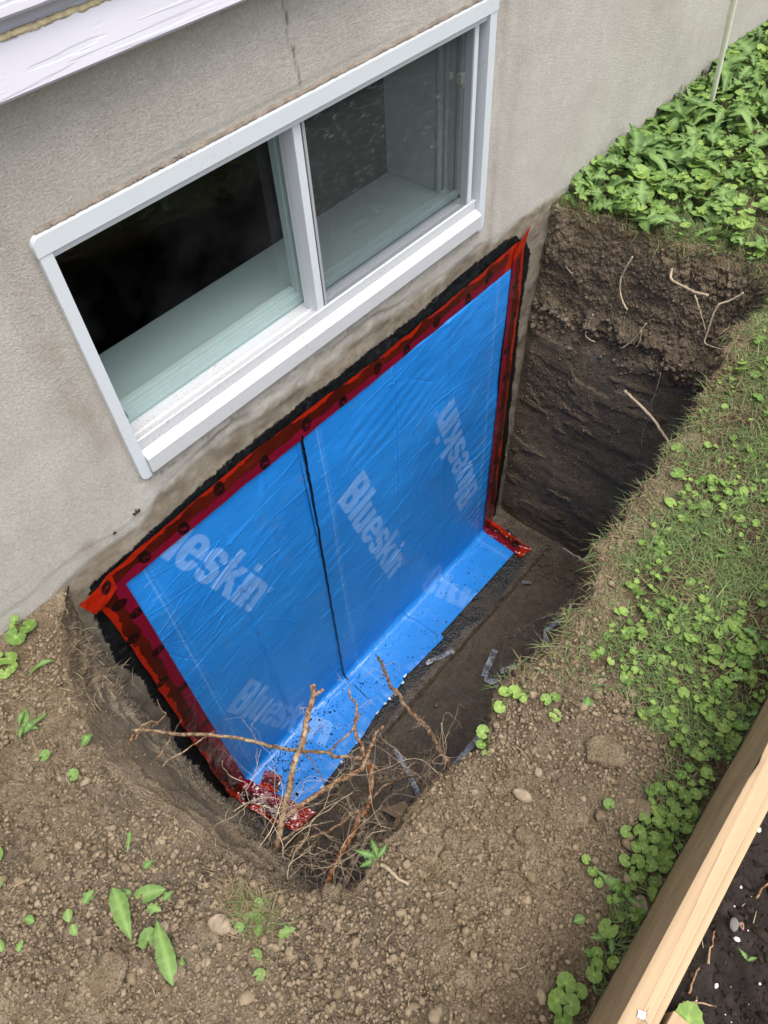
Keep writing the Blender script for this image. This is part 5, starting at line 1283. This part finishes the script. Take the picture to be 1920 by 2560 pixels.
# named stones and clods on the dug soil
SG = 'bigger stones and clods on the dug soil'
for i, (x, y_, r_, sq, yw, lb, mt) in enumerate((
        (-.060, -.768, .016, (.9, 1.25, .7), .3, 'upright brown stone at the left edge of the grass tuft', 'pebble'),
        (-.085, -.755, .019, (.8, 1.4, .5), .2, 'flat slab of soil left of the upright brown stone', 'stone'),
        (-.073, -.800, .011, (1.1, 1, .7), .9, 'round clod just below the upright brown stone', 'stone'),
        (-.110, -.790, .008, (1.1, .95, .8), .2, 'small tan pebble right of the two big picked leaves', 'pebble'),
        (-.124, -.700, .009, (1.2, .9, .7), .5, 'pale pebble resting on top of the upright picked leaf', 'pebble'),
        (-.200, -.462, .015, (1.1, 1.0, .6), .1, 'pale clod near the left edge with small leaves around', 'stone'),
        (-.150, -.760, .018, (.9, 1.2, .6), .4, 'long clod between the two big picked leaves', 'stone'),
        (-.228, -.590, .011, (1.2, .9, .6), .8, 'rounded clod beside the little wilted leaf on the left', 'stone'),
        (-.215, -.690, .024, (1.3, 1.1, .45), .3, 'broad cracked clod at the lower left', 'stone'),
        (-.055, -.845, .014, (1.0, .9, .7), 1.2, 'clod under the bottom of the grass tuft', 'stone'),
        (-.085, -.200, .030, (1.3, .9, .45), .5, 'flat pale clod under the round leaves at the left picture edge', 'stone'),
        (.417, -1.022, .013, (.8, 1.3, .7), .2, 'angular brown stone on the mound above the pit corner', 'pebble'),
        (.281, -.973, .015, (1.2, 1, .7), .6, 'rough clod on the mound near the pit corner', 'stone'),
        (.300, -1.005, .013, (1.2, .9, .6), .1, 'clod with a flat top beside the rough clod', 'stone'),
        (.522, -1.176, .026, (.9, 1.3, .5), .7, 'large pale clod at the edge of the green weeds', 'stone'),
        (.575, -1.090, .030, (1.0, 1.2, .55), .2, 'biggest pale clod at the border of soil and grass', 'stone'),
        (.403, -1.262, .0125, (1.2, 1, .8), .3, 'grey-brown stone touching the board', 'pebble'),
        (.365, -1.062, .014, (1.2, 1, .7), .9, 'dark clod in the middle of the bare soil', 'stone'),
        (.470, -1.02, .009, (1.0, .8, .7), .5, 'small smooth pebble on the fine crumbs of the mound', 'pebble'))):
    clod('stone' if mt == 'pebble' else 'soil_clod', x, y_, gz(x, y_) + r_ * sq[2] * .12, r_, sq, 800 + i * 7, M['soil' if mt == 'stone' else mt], lb, 'stone' if mt == 'pebble' else 'clod', .20 if mt == 'stone' else .12, SG, yaw=yw)

# ================================================================== PLANTS
def round_leaf(R=1.0, seed=0, cup=.18, n=22, scal=.05):
    r = random.Random(seed); V = [(0, 0, 0)]; vein = [1.0]
    ph = r.uniform(0, 6); a1_ = r.uniform(.02, .08)
    rings = (.33, .66, 1.0)
    for q in rings:
        for k in range(n):
            th = 2 * math.pi * k / n
            rad = R * q * (1 + a1_ * math.cos(2 * th + ph) + (scal if k % 2 else -scal) * (q > .9))
            d = abs(((th + math.pi) % (2 * math.pi)) - math.pi)
            d = math.pi - d                                  # distance from the notch at theta=pi
            if d < .42: rad *= (.30 + .70 * (d / .42) ** .7) if q > .5 else .7
            z = cup * R * q * q + .06 * R * math.sin(3 * th + ph) * q * q - .05 * R * (1 if k % 4 == 0 else 0) * q
            V.append((rad * math.cos(th), rad * math.sin(th), z)); vein.append(.35 if k % 4 == 0 else 0)
    F = [[0, 1 + k, 1 + (k + 1) % n] for k in range(n)]
    for j in range(2):
        for k in range(n):
            a, b = 1 + j * n + k, 1 + j * n + (k + 1) % n; c, d = b + n, a + n
            F += [[a, d, c], [a, c, b]]
    return np.array(V), np.array(F), np.array(vein)
def long_leaf(L=1.0, Wd=.3, seed=0, lobes=0, arch=.22, curl=.15, n=16, lob=.45, pet=.0):
    r = random.Random(seed); V = []; vein = []; ph = r.uniform(0, 6); cols = (-1, -.5, 0, .5, 1)
    for i in range(n + 1):
        t = i / n
        if t < pet: w = .04
        else:
            s_ = (t - pet) / (1 - pet); w = math.sin(math.pi * min(s_ ** .8, 1)) ** 1.05 if s_ > 0 else 0
        if lobes: w *= 1 - lob * (.5 + .5 * math.cos(2 * math.pi * lobes * t)) * (t < .86)
        elif i % 2: w *= .92
        w = w * Wd + .006 * (1 - t)
        x = L * t; z = arch * L * math.sin(math.pi * t * .85) * (1) - .1 * L * t * t
        yo = .08 * L * math.sin(2.2 * t + ph)
        for c in cols:
            zz_ = z + curl * abs(c) * w + .03 * L * math.sin(9 * t + ph + c) * abs(c)
            V.append((x - (.04 * L * abs(c) if lobes else 0), yo + c * w, zz_)); vein.append(1.0 if c == 0 else (.35 if (i % 3 == 0 and abs(c) == .5) else 0))
    m = len(cols); F = []
    for i in range(n):
        for k in range(m - 1):
            a = i * m + k; F += [[a, a + m, a + m + 1], [a, a + m + 1, a + 1]]
    return np.array(V), np.array(F), np.array(vein)

def scat_leaves(templates, P_, scale, yaw, tilt_az, tilt, seed):
    """distribute positions over templates; returns V,F,tint,vein"""
    Vs, Fs, Ts, Ve = [], [], [], []; b = 0; n = len(P_); r = np.random.default_rng(seed); which = r.integers(0, len(templates), n)
    for ti, (V, F, ve) in enumerate(templates):
        m = which == ti
        if not m.any(): continue
        a, f, t = scatter((V, F), P_[m], scale[m], yaw[m], tilt=(tilt_az[m], tilt[m]), seed=seed + ti)
        Vs.append(a); Fs.append(f + b); Ts.append(t); Ve.append(np.tile(ve, m.sum())); b += len(a)
    return np.concatenate(Vs), np.concatenate(Fs), np.concatenate(Ts), np.concatenate(Ve)

def blades(P_, L, Wd, seed, lean=.9, droop=.5):
    """grass blades, 7 vertices each"""
    r = np.random.default_rng(seed); n = len(P_)
    az = r.uniform(0, 2 * np.pi, n); ln = r.uniform(.1, lean, n); Ld = L * r.uniform(.4, 1.25, n); w = Wd * r.uniform(.6, 1.3, n)
    dx, dy = np.cos(az), np.sin(az); sx, sy = -dy, dx
    rows = []
    for t, wf in ((0, .8), (.35, 1), (.7, .75)):
        hh = Ld * (t * np.cos(ln) - droop * t * t * .5); ho = Ld * (t * np.sin(ln) + droop * t * t * .55)
        for s_ in (-1, 1):
            rows.append(np.stack([P_[:, 0] + dx * ho + sx * w * wf * s_ / 2, P_[:, 1] + dy * ho + sy * w * wf * s_ / 2, P_[:, 2] + hh], -1))
    t = 1; hh = Ld * (np.cos(ln) - droop * .5); ho = Ld * (np.sin(ln) + droop * .55)
    rows.append(np.stack([P_[:, 0] + dx * ho, P_[:, 1] + dy * ho, P_[:, 2] + hh], -1))
    V = np.stack(rows, 1)
    tri = np.array([[0, 1, 3], [0, 3, 2], [2, 3, 5], [2, 5, 4], [4, 5, 6]])
    F = (tri[None] + (np.arange(n) * 7)[:, None, None]).reshape(-1, 3)
    return V.reshape(-1, 3), F, np.repeat(r.random(n), 7)

RL = [round_leaf(1, k, cup=.1 + .06 * (k % 4), scal=.035 + .01 * (k % 3)) for k in range(6)]
LL = [long_leaf(1, .20, k, 0, .22, .2) for k in range(1)] + [long_leaf(1, .20 + .03 * k, 10 + k, 5 + k % 2, .22, .3, 24, .6) for k in range(5)]
vegw = notw * VG * near
ovh = np.zeros_like(isw); ovh[:, nw:nw + 6] = 1
cl = sst(-.25, .35, fbm(P1, 6.5, 3, 901))
zoneF = (PY < -.80)                       # strip between pit and board
boardside = np.exp(-((PY + 1.22) / .09) ** 2) * zoneF
wcl = vegw * (.25 + cl * 1.1 + .5 * boardside)
weedz = sst(-.62, -.18, PY - .12 * (PX - 2.2)) * (PX > 2.05)      # weeds along the wall
wcl = wcl * (1 + .9 * weedz)
def leaves_on(weight, n, seed, smu, ssg, smin, smax, hlo, hhi, templates, mat, name, label, cat, tiltm=.6):
    p, idx = pick(weight, n, seed); r = np.random.default_rng(seed + 3)
    sc = np.clip(r.lognormal(math.log(smu), ssg, n), smin, smax)
    hgt = r.uniform(hlo, hhi, n); root_ = p.copy(); p[:, 2] += hgt
    ok = p[:, 1] < -.004 - sc * .6; p[:, 1] = np.where(ok, p[:, 1], -.004 - sc * .7)
    V, F, T, Ve = scat_leaves(templates, p, sc, r.uniform(0, 6.28, n), r.uniform(0, 6.28, n), r.uniform(0, tiltm, n), seed)
    V[:, 1] = np.minimum(V[:, 1], -.003) if True else V[:, 1]
    lim_ = -1.2745 + (V[:, 0] - .39) * .0253
    V[:, 1] = np.where((V[:, 0] < 3.2) & (V[:, 2] < .27), np.maximum(V[:, 1], lim_), V[:, 1])
    return V, F, T, Ve, root_, p
# small round leaves everywhere, big ones beyond the pit and by the board
A1 = leaves_on(wcl * zoneF, 3100, 911, .0064, .42, .003, .0150, .002, .018, RL, None, '', '', '', .65)
A2 = leaves_on(wcl * (~zoneF | (PX > 2.0)) * (PX > 1.9), 3300, 913, .0135, .40, .007, .030, .01, .065, RL, None, '', '', '')
def jleaf(lst):
    Vs, Fs, Ts, Ve = [], [], [], []; b = 0
    for a in lst: Vs.append(a[0]); Fs.append(a[1] + b); Ts.append(a[2]); Ve.append(a[3]); b += len(a[0])
    return np.concatenate(Vs), np.concatenate(Fs), np.concatenate(Ts), np.concatenate(Ve)
V, F, T, Ve = jleaf([A1, A2])
o = mesh_obj('ground_cover', V, F, M['clover'], attrs={'tint': T, 'vein': Ve}); tag(o, 'low round-leaved ground cover growing through the lawn', 'ground cover', kind='stuff')
# stalks of the leaves
st_ = []
R0 = np.concatenate([A1[4], A2[4]]); R1 = np.concatenate([A1[5], A2[5]]); r = np.random.default_rng(5)
R0 = R0 + r.uniform(-.012, .012, R0.shape) * [1, 1, 0]; R0[:, 1] = np.minimum(R0[:, 1], -.004)
wv_ = np.full((len(R0), 1), .0009)
side = np.cross(R1 - R0, [0.3, .2, 1]); side /= np.linalg.norm(side, axis=1, keepdims=True) + 1e-9
Vst = np.stack([R0 - side * wv_, R0 + side * wv_, R1 + side * wv_ * .7, R1 - side * wv_ * .7], 1).reshape(-1, 3)
Fst = np.arange(len(R0) * 4).reshape(-1, 4)
o = mesh_obj('leaf_stalks', Vst, Fst, M['straw'], attrs={'tint': np.repeat(r.random(len(R0)), 4), 'vein': np.zeros(len(R0) * 4)}); tag(o, 'thin stalks under the round leaves of the lawn', 'ground cover', kind='stuff')
# dandelion-like weeds massed near the wall
B1 = leaves_on(vegw * weedz * (PX > 2.1), 520, 921, .075, .35, .035, .15, .0, .05, LL, None, '', '', '', .9)
B2 = leaves_on(vegw * (.15 + .5 * boardside) * (.2 + (PX > 1.9)), 420, 923, .030, .4, .012, .065, .0, .02, LL, None, '', '', '', .8)
V, F, T, Ve = jleaf([B1, B2])
o = mesh_obj('weeds', V, F, M['weed'], attrs={'tint': T, 'vein': Ve}); tag(o, 'dense toothed weed leaves growing along the foot of the stucco wall', 'weeds', kind='stuff')
# grass
gclump = sst(-.3, .4, fbm(P1, 9, 3, 931))
p, idx = pick(vegw * (.35 + gclump), 75000, 932); V1, F1_, T1 = blades(p, .030, .0016, 933, 1.4, .9)
p2, idx = pick(vegw * (.05 + gclump ** 2) * (PX > .8), 5000, 934); V2, F2_, T2 = blades(p2, .052, .0022, 935, 1.0, .8)
V = np.concatenate([V1, V2]); F = np.concatenate([F1_, F2_ + len(V1)]); T = np.concatenate([T1, T2]); V[:, 1] = np.minimum(V[:, 1], -.003)
o = mesh_obj('grass', V, F, M['grass'], attrs={'tint': T, 'vein': T * 0}); tag(o, 'short green grass between the pit and the board and beyond the pit', 'grass', kind='stuff')
rimw = np.zeros_like(isw); rimw[:, nw - 6:nw + 16] = 1
rimw = rimw * veg(PX, PY + 0) * (RA[:, None] > 200)
p, idx = pick(vegw * (1.2 - cl * .6) + rimw * 1.6, 26000, 936); V1, F1_, T1 = blades(p, .028, .0013, 937, 1.5, 1.0)
o = mesh_obj('dead_grass', V1, F1_, M['straw'], attrs={'tint': T1, 'vein': T1 * 0}); tag(o, 'dry straw-coloured grass matted at the sod edges', 'dead grass', kind='stuff')
p, idx = pick(rimw, 1500, 938); V1, F1_, T1 = blades(p, .030, .0015, 939, 1.5, 1.6)
o = mesh_obj('edge_grass', V1, F1_, M['grass'], attrs={'tint': T1, 'vein': T1 * 0}); tag(o, 'green blades hanging over the cut sod edge of the pit', 'grass', kind='stuff')

# ---- single plants and leaves
def one_leaf(parent, V, F, ve, loc, s, yaw, tilt=0, taz=0, mat='clover', name='leaf', tint=.5):
    a, f, t = scatter((V, F), np.array([loc], float), np.array([s]), np.array([yaw]), tilt=(np.array([taz]), np.array([tilt])))
    return mesh_obj(name, a, f, M[mat], parent, attrs={'tint': np.full(len(a), tint), 'vein': ve})
def picked(x, y_, L, yaw, label, kind='long', wd=.26, seed=0, lift=.009, tint=.7, mat='wilt', lobes=0, arch=.06, z=None):
    zz_ = gz(x, y_) if z is None else z
    V, F, ve = long_leaf(1, wd, seed, lobes, arch, .12) if kind == 'long' else round_leaf(1, seed, .12, scal=.06)
    o = one_leaf(None, V, F, ve, (x, y_, zz_ + lift + (.004 if kind == 'round' else 0)), L, yaw, .08, seed, mat, 'fallen_leaf', tint)
    tag(o, label, 'leaf', 'leaves lying on the dug soil'); return o
picked(-.150, -.588, .092, -1.745, 'big picked leaf pointing down towards the camera, left of the pair', wd=.17, seed=3)
picked(-.088, -.655, .074, 2.62, 'big picked leaf lying crosswise above the other two', wd=.19, seed=5, lift=.010)
picked(-.170, -.775, .100, 1.02, 'big upright picked leaf with a pebble on it', wd=.15, seed=6)
picked(-.125, -.610, .035, 2.9, 'short leaf behind the crosswise picked leaf', wd=.3, seed=7, tint=.3)
picked(-.072, -.530, .036, -2.2, 'narrow curled leaf standing near the brown patch', wd=.16, seed=8, lobes=3, tint=.3)
picked(-.092, -.598, .020, .2, 'small oval leaf at the lower rim of the brown patch', wd=.36, seed=9, tint=.2)
picked(-.141, -.772, .018, .9, 'small dark leaf between stones right of the upright picked leaf', wd=.32, seed=10, tint=.1)
picked(-.255, -.536, .022, 2.2, 'little wilted leaf near the left picture edge', wd=.34, seed=11, tint=.4)
picked(-.210, -.560, .022, -2.0, 'upper leaf of the small yellow-green bunch', wd=.4, seed=12, tint=.95)
picked(-.220, -.585, .020, -1.7, 'lower leaf of the small yellow-green bunch', wd=.42, seed=13, tint=.95)
picked(-.186, -.580, .026, .3, 'toothed leaf right of the yellow-green bunch', wd=.42, seed=14, lobes=3, tint=.5)
picked(-.122, -.655, .026, -1.2, 'toothed pale leaf under the crosswise picked leaf', wd=.4, seed=15, lobes=3, tint=.9)
picked(-.100, -.665, .022, .1, 'dark toothed leaf at the tip of the crosswise picked leaf', wd=.4, seed=16, lobes=3, tint=.2)
picked(-.240, -.405, .014, 0, 'round leaf at the left picture edge, upper one', 'round', seed=17, tint=.8)
picked(-.268, -.436, .013, 0, 'round leaf at the left picture edge, lower one', 'round', seed=18, tint=.9)
picked(-.076, -.385, .011, 0, 'small round leaf beside the left pit edge', 'round', seed=19, tint=.8)
picked(-.091, -.309, .011, 0, 'round leaf on the soil above the curled leaf', 'round', seed=20, tint=.75)
picked(-.150, -.695, .016, 1, 'small two-lobed leaf left of the upright picked leaf', 'round', seed=21, tint=.6)
picked(.417 + .08, -1.143, .010, 1, 'single round leaf on bare soil near the big pale clod', 'round', seed=22, tint=.5)
picked(-.318, -.529, .024, 1.2, 'yellow-green leaf at the left picture edge beside the wilted leaf', wd=.36, seed=23, tint=1)
picked(-.300, -.548, .018, .4, 'tiny toothed leaf at the lower left picture edge', wd=.4, seed=24, lobes=3, tint=.8)
picked(-.035, -.350, .030, .2, 'curled dry-green leaf arching at the left pit edge', wd=.3, seed=25, arch=.5, tint=.3)
picked(-.084, -.215, .036, .9, 'pale lance leaf beside the flat clod on the left', wd=.2, seed=26, tint=.7)
picked(-.10, -.225, .060, .0, 'long grey-green leaf reaching to the left pit edge', wd=.14, seed=27, tint=.2, mat='weed')
picked(-.02, -.135, .060, -.3, 'strap leaf drooping over the upper left pit edge', wd=.10, seed=28, arch=.3, tint=.4)
picked(.63, -1.02, .022, .5, 'grey-green toothed leaf lying on the straw by the pit', wd=.45, seed=29, tint=.1)
picked(.325, -1.205, .020, 2.6, 'pointed leaf on the soil left of the weeds at the board', wd=.4, seed=30, tint=.3)

def plant(x, y_, spec, label, mat='clover', cat='plant', group=None, zoff=0, z=None, kind='round'):
    zz_ = (gz(x, y_) if z is None else z) + zoff
    e = empty('small_plant', (x, y_, zz_)); tag(e, label, cat, group)
    for i, (dx, dy, h_, s, ti, tn) in enumerate(spec):
        V, F, ve = round_leaf(1, int(abs(x * 1000)) + i, .14, scal=.045) if kind == 'round' else long_leaf(1, .2, int(abs(x * 1000)) + i, 5 if kind == 'lobed' else 0, .2, .2)
        yaw = math.atan2(dy, dx) if kind == 'round' else ti
        one_leaf(e, V, F, ve, (dx, dy, h_), s, yaw, .25 if kind == 'round' else .3, i * 2.1, mat, 'leaf', tn)
        if kind == 'round':
            mb = MB(); mb.tube([(0, 0, -.004), (dx * .5, dy * .5, h_ * .7), (dx * .9, dy * .9, h_ - .001)], [.0009, .0007], 5, 0, 3); mb.build('stalk', M['clover'], e, True)
    return e
PG = 'single small plants'
plant(.033, -.030, [(-.022, -.010, .02, .020, 0, .15), (.008, -.008, .018, .018, 0, .2), (-.012, .012, .028, .009, 0, .7), (-.002, .020, .03, .010, 0, .5)], 'round-leaved plant where the stucco wall meets the soil at left', group=PG)
r = np.random.default_rng(960)
pp = np.stack([r.uniform(-.12, .12, 260), r.uniform(-.30, -.03, 260), np.zeros(260)], -1); pp[:, 2] = [gz(a, b) for a, b in pp[:, :2]]
V, F, T = blades(pp, .035, .0010, 961, 1.5, .8); tag(mesh_obj('dry_wisps', V, F, M['straw'], attrs={'tint': T, 'vein': T * 0}), 'dry grass wisps on the soil at the upper left pit edge', 'dead grass', kind='stuff')
plant(-.030, -.062, [(-.012, .004, .02, .016, 0, .6), (.004, -.01, .016, .017, 0, .5), (-.002, -.032, .015, .013, 0, .6), (-.02, -.03, .014, .012, 0, .7)], 'cluster of pale round leaves at the left picture edge', group=PG)
plant(-.088, -.215, [(0, 0, .01, .034, -.9, .5), (0, 0, .008, .03, -2.2, .45), (0, 0, .012, .03, .6, .5)], 'light green rosette at the left, below the dark hollow', 'wilt', group=PG, kind='long')
plant(.560, -.900, [(-.03, .006, .018, .012, 0, .95), (-.004, .014, .03, .012, 0, .9), (.010, .0, .026, .013, 0, .9), (.012, -.018, .022, .009, 0, .8)], 'pale round-leaved plant leaning over the near pit edge', group=PG)
plant(.476, -.915, [(-.006, .016, .03, .013, 0, .6), (-.024, .006, .02, .010, 0, .5), (-.03, -.012, .014, .009, 0, .5)], 'small plant hanging over the edge above the long plastic strip', group=PG)
plant(.590, -.955, [(.0, 0, .018, .011, 0, .5), (.016, -.01, .016, .010, 0, .3), (-.012, -.03, .012, .012, 0, .95)], 'three-leaved sprig on the bare shoulder between pit and grass', group=PG)
plant(.178, -.895, [(0, 0, .0, .040, 1.9, .1), (0, 0, .006, .036, .9, .15), (0, 0, .004, .034, 2.7, .1), (0, 0, .004, .03, 0.1, .2)], 'dark green lobed plant hanging at the near corner of the pit', 'weed', group=PG, kind='lobed')
plant(.398, -1.238, [(0, 0, .0, .062, 1.50, .6), (0, 0, .002, .055, .75, .3), (0, 0, .004, .04, 2.6, .4), (0, 0, .003, .045, -1.3, .2)], 'dandelion rosette growing beside the board', 'weed', 'plant', kind='lobed')
plant(.335, -1.245, [(0, 0, .004, .038, 2.4, .5), (0, 0, .002, .036, -2.6, .4), (0, 0, .006, .03, 1.0, .4)], 'toothed weed below the dandelion at the board', 'weed', 'plant', kind='lobed')
spec = [(rx_, ry_, hh_, ss_, 0, tt) for rx_, ry_, hh_, ss_, tt in ((0, 0, .02, .012, .3), (.024, .004, .016, .0105, .4), (-.012, .016, .02, .010, .5), (-.02, -.006, .014, .009, .5), (.01, -.02, .012, .011, .35), (.034, -.012, .012, .008, .6))]
plant(.492, -1.205, [(a * 1.1, b * 1.1, c, d, e_, f) for a, b, c, d, e_, f in spec], 'loose round-leaved plant at the edge of the bare soil by the board', group=PG)
plant(.452, -1.225, spec, 'round-leaved plant between the dandelion and the loose one', group=PG)
plant(.402, -1.172, [(0, .012, .014, .008, 0, .7), (-.008, -.006, .012, .009, 0, .5), (-.016, -.022, .012, .008, 0, .8)], 'row of three small round leaves on the bare soil', group=PG)
plant(.545, -1.24, spec, 'dense round leaves tight against the middle of the board', group=PG)
plant(.60, -1.235, [(b, a, c, d, e_, f) for a, b, c, d, e_, f in spec], 'dense round leaves against the board further up', group=PG)
plant(.205, -1.236, [(0, .004, .018, .016, 0, .6), (.028, .006, .016, .015, 0, .5), (.010, -.014, .02, .014, 0, .45), (-.014, -.016, .014, .015, 0, .5), (.034, -.016, .012, .011, 0, .6)], 'big round leaves at the bottom edge beside the board', group=PG)
plant(.285, -1.252, [(0, 0, .014, .010, 0, .6), (.014, .008, .012, .009, 0, .5), (-.014, -.004, .014, .012, 0, .55)], 'round leaves under the toothed weed at the board', group=PG)
plant(.268, -1.356, [(.002, -.002, .030, .020, 0, .55)], 'single large round leaf in the compost at the bottom edge', group=PG, z=.165)
plant(.385, -1.388, [(0, 0, .008, .018, 1.2, .3), (0, 0, .01, .016, -.6, .3)], 'tiny feathery sprout in the compost at the right edge', 'weed', group=PG, z=.17, kind='lobed')
# grass tuft on the dug soil
tuft = empty('grass_tuft', (-.02, -.80, gz(-.02, -.80))); tag(tuft, 'uprooted grass tuft with small leaves on the soil at the bottom centre', 'grass tuft')
r = np.random.default_rng(950); pp = np.stack([r.normal(0, .016, 330), r.normal(0, .026, 330), np.full(330, .002)], -1)
V, F, T = blades(pp, .036, .0011, 951, 1.5, .6); mesh_obj('blades', V, F, M['straw'], tuft, attrs={'tint': T, 'vein': T * 0})
V, F, T = blades(pp[:170] * .9, .034, .0013, 952, 1.4, .5); mesh_obj('blades', V, F, M['grass'], tuft, attrs={'tint': T, 'vein': T * 0})
for i, (dx, dy, s) in enumerate(((-.022, .004, .008), (-.004, .002, .0085), (.006, -.002, .009), (.008, -.012, .0085), (-.004, -.022, .009), (-.03, -.046, .0095), (-.045, -.068, .009), (.022, .006, .008))):
    V, F, ve = round_leaf(1, 960 + i, .12, scal=.06); one_leaf(tuft, V, F, ve, (dx, dy, .014), s, i, .4, i, 'wilt', 'leaf', .6 + .05 * i)
V, F, ve = long_leaf(1, .34, 970, 3, .1, .15); one_leaf(tuft, V, F, ve, (.012, -.05, .012), .03, -.6, .2, 1, 'wilt', 'leaf', .8)
t2 = empty('grass_tuft', (-.02, -.745, gz(-.02, -.745))); tag(t2, 'dry grass tuft just above the green one', 'grass tuft')
V, F, T = blades(pp[:150] * .8, .034, .0011, 953, 1.4, .4); mesh_obj('blades', V, F, M['straw'], t2, attrs={'tint': T, 'vein': T * 0})
t3 = empty('grass_tuft', (.222, -.985, gz(.222, -.985))); tag(t3, 'thin bunch of straw standing on the mound near the pit corner', 'grass tuft')
V, F, T = blades(pp[:40] * .25, .045, .0012, 954, .7, .4); mesh_obj('blades', V, F, M['straw'], t3, attrs={'tint': T, 'vein': T * 0})
# near stick lying at the corner
mb = MB(); p_, a_, b_ = RT['stick_near']; mb.tube([(q[0], q[1], gz(q[0], q[1]) + .008) if i > 0 else q for i, q in enumerate(p_)], [a_, b_], 7, .25, 5, .0006, seed=3)
tag(mb.build('root_piece', M['pale_root'], None, True), 'pale root piece lying on the soil right of the near corner', 'root')
# dry stalks strewn on the dug soil
mb = MB(); rr = random.Random(21)
for k in range(110):
    x, y_ = rr.uniform(-.3, .6), rr.uniform(-1.2, -.3)
    if x > .03 and y_ > -.93: continue
    L_ = rr.uniform(.01, .04); a_ = rr.uniform(0, 6.3); z_ = gz(x, y_) + .003
    mb.tube([(x, y_, z_), (x + L_ * .5 * math.cos(a_), y_ + L_ * .5 * math.sin(a_), z_ + .004), (x + L_ * math.cos(a_ + .3), y_ + L_ * math.sin(a_ + .3), z_)], [.0006, .0004], 4, 0, 3)
tag(mb.build('dry_stalks', M['pale_root'], None, True), 'thin dry stalks strewn over the dug soil', 'stalks', kind='stuff')
# tall weeds at the wall
WG = 'tall toothed weeds along the wall'
for i, (x, y_, lb) in enumerate(((2.42, -.10, 'bushy toothed weed nearest to the pit corner against the wall'), (2.85, -.20, 'broad dark leaves at the foot of the pale rod'), (3.10, -.06, 'upright toothed weed behind the pale rod'),
                                 (3.75, -.10, 'tallest dark green weed at the upper right of the picture'), (3.35, -.35, 'wide leafy rosette right of the pale rod'))):
    e = empty('toothed_weed', (x, y_, gz(x, y_) + .01)); tag(e, lb, 'weed', WG); rr = random.Random(i + 50)
    for k in range(9):
        V, F, ve = long_leaf(1, rr.uniform(.14, .24), k + i * 10, rr.choice([0, 4, 5]), .35, .25)
        yw = rr.uniform(-3.1, -.1) if y_ > -.15 else rr.uniform(0, 6.3); L_ = rr.uniform(.09, .17)
        one_leaf(e, V, F, ve, (0, 0, rr.uniform(0, .03)), L_, yw, 0, 0, 'weed', 'leaf', rr.random())
e = empty('fallen_petal', (1.90, -.80, .01)); 
bpy.data.objects.remove(e)
# pale rod
rod = MB(); rod.tube([(2.917, -.129, -.02), (2.917, -.129, .0), (2.744, -.163, .459), (2.57, -.197, .92)], [.0078, .0078, .0108, .012], 12, 0, 8)
tag(rod.build('marker_rod', M['rod'], None, True), 'long pale rod standing in the weeds and leaning towards the camera', 'rod')
# moss tufts on the wall
mm_ = simple('dark_moss', (0.05, 0.06, 0.015), .95, .1, .5, 200)
for i, (x, z_, s_, lb) in enumerate(((.3655, .052, .010, 'dark moss tuft on the lower stucco below the left window corner'), (.30, .04, .0035, 'tiny moss dot left of the moss tuft'))):
    mb = MB(); rr = random.Random(i)
    for k in range(40):
        a_ = rr.uniform(0, 6.3); d = rr.uniform(0, s_); mb.tube([(x + d * math.cos(a_), -.004, z_ + d * math.sin(a_) * .6), (x + d * 1.3 * math.cos(a_), -.004 - rr.uniform(.002, .006), z_ + d * .8 * math.sin(a_) + .002)], [.0012, .0005], 4, 0, 2)
    tag(mb.build('moss_tuft', mm_, None, True), lb, 'moss')
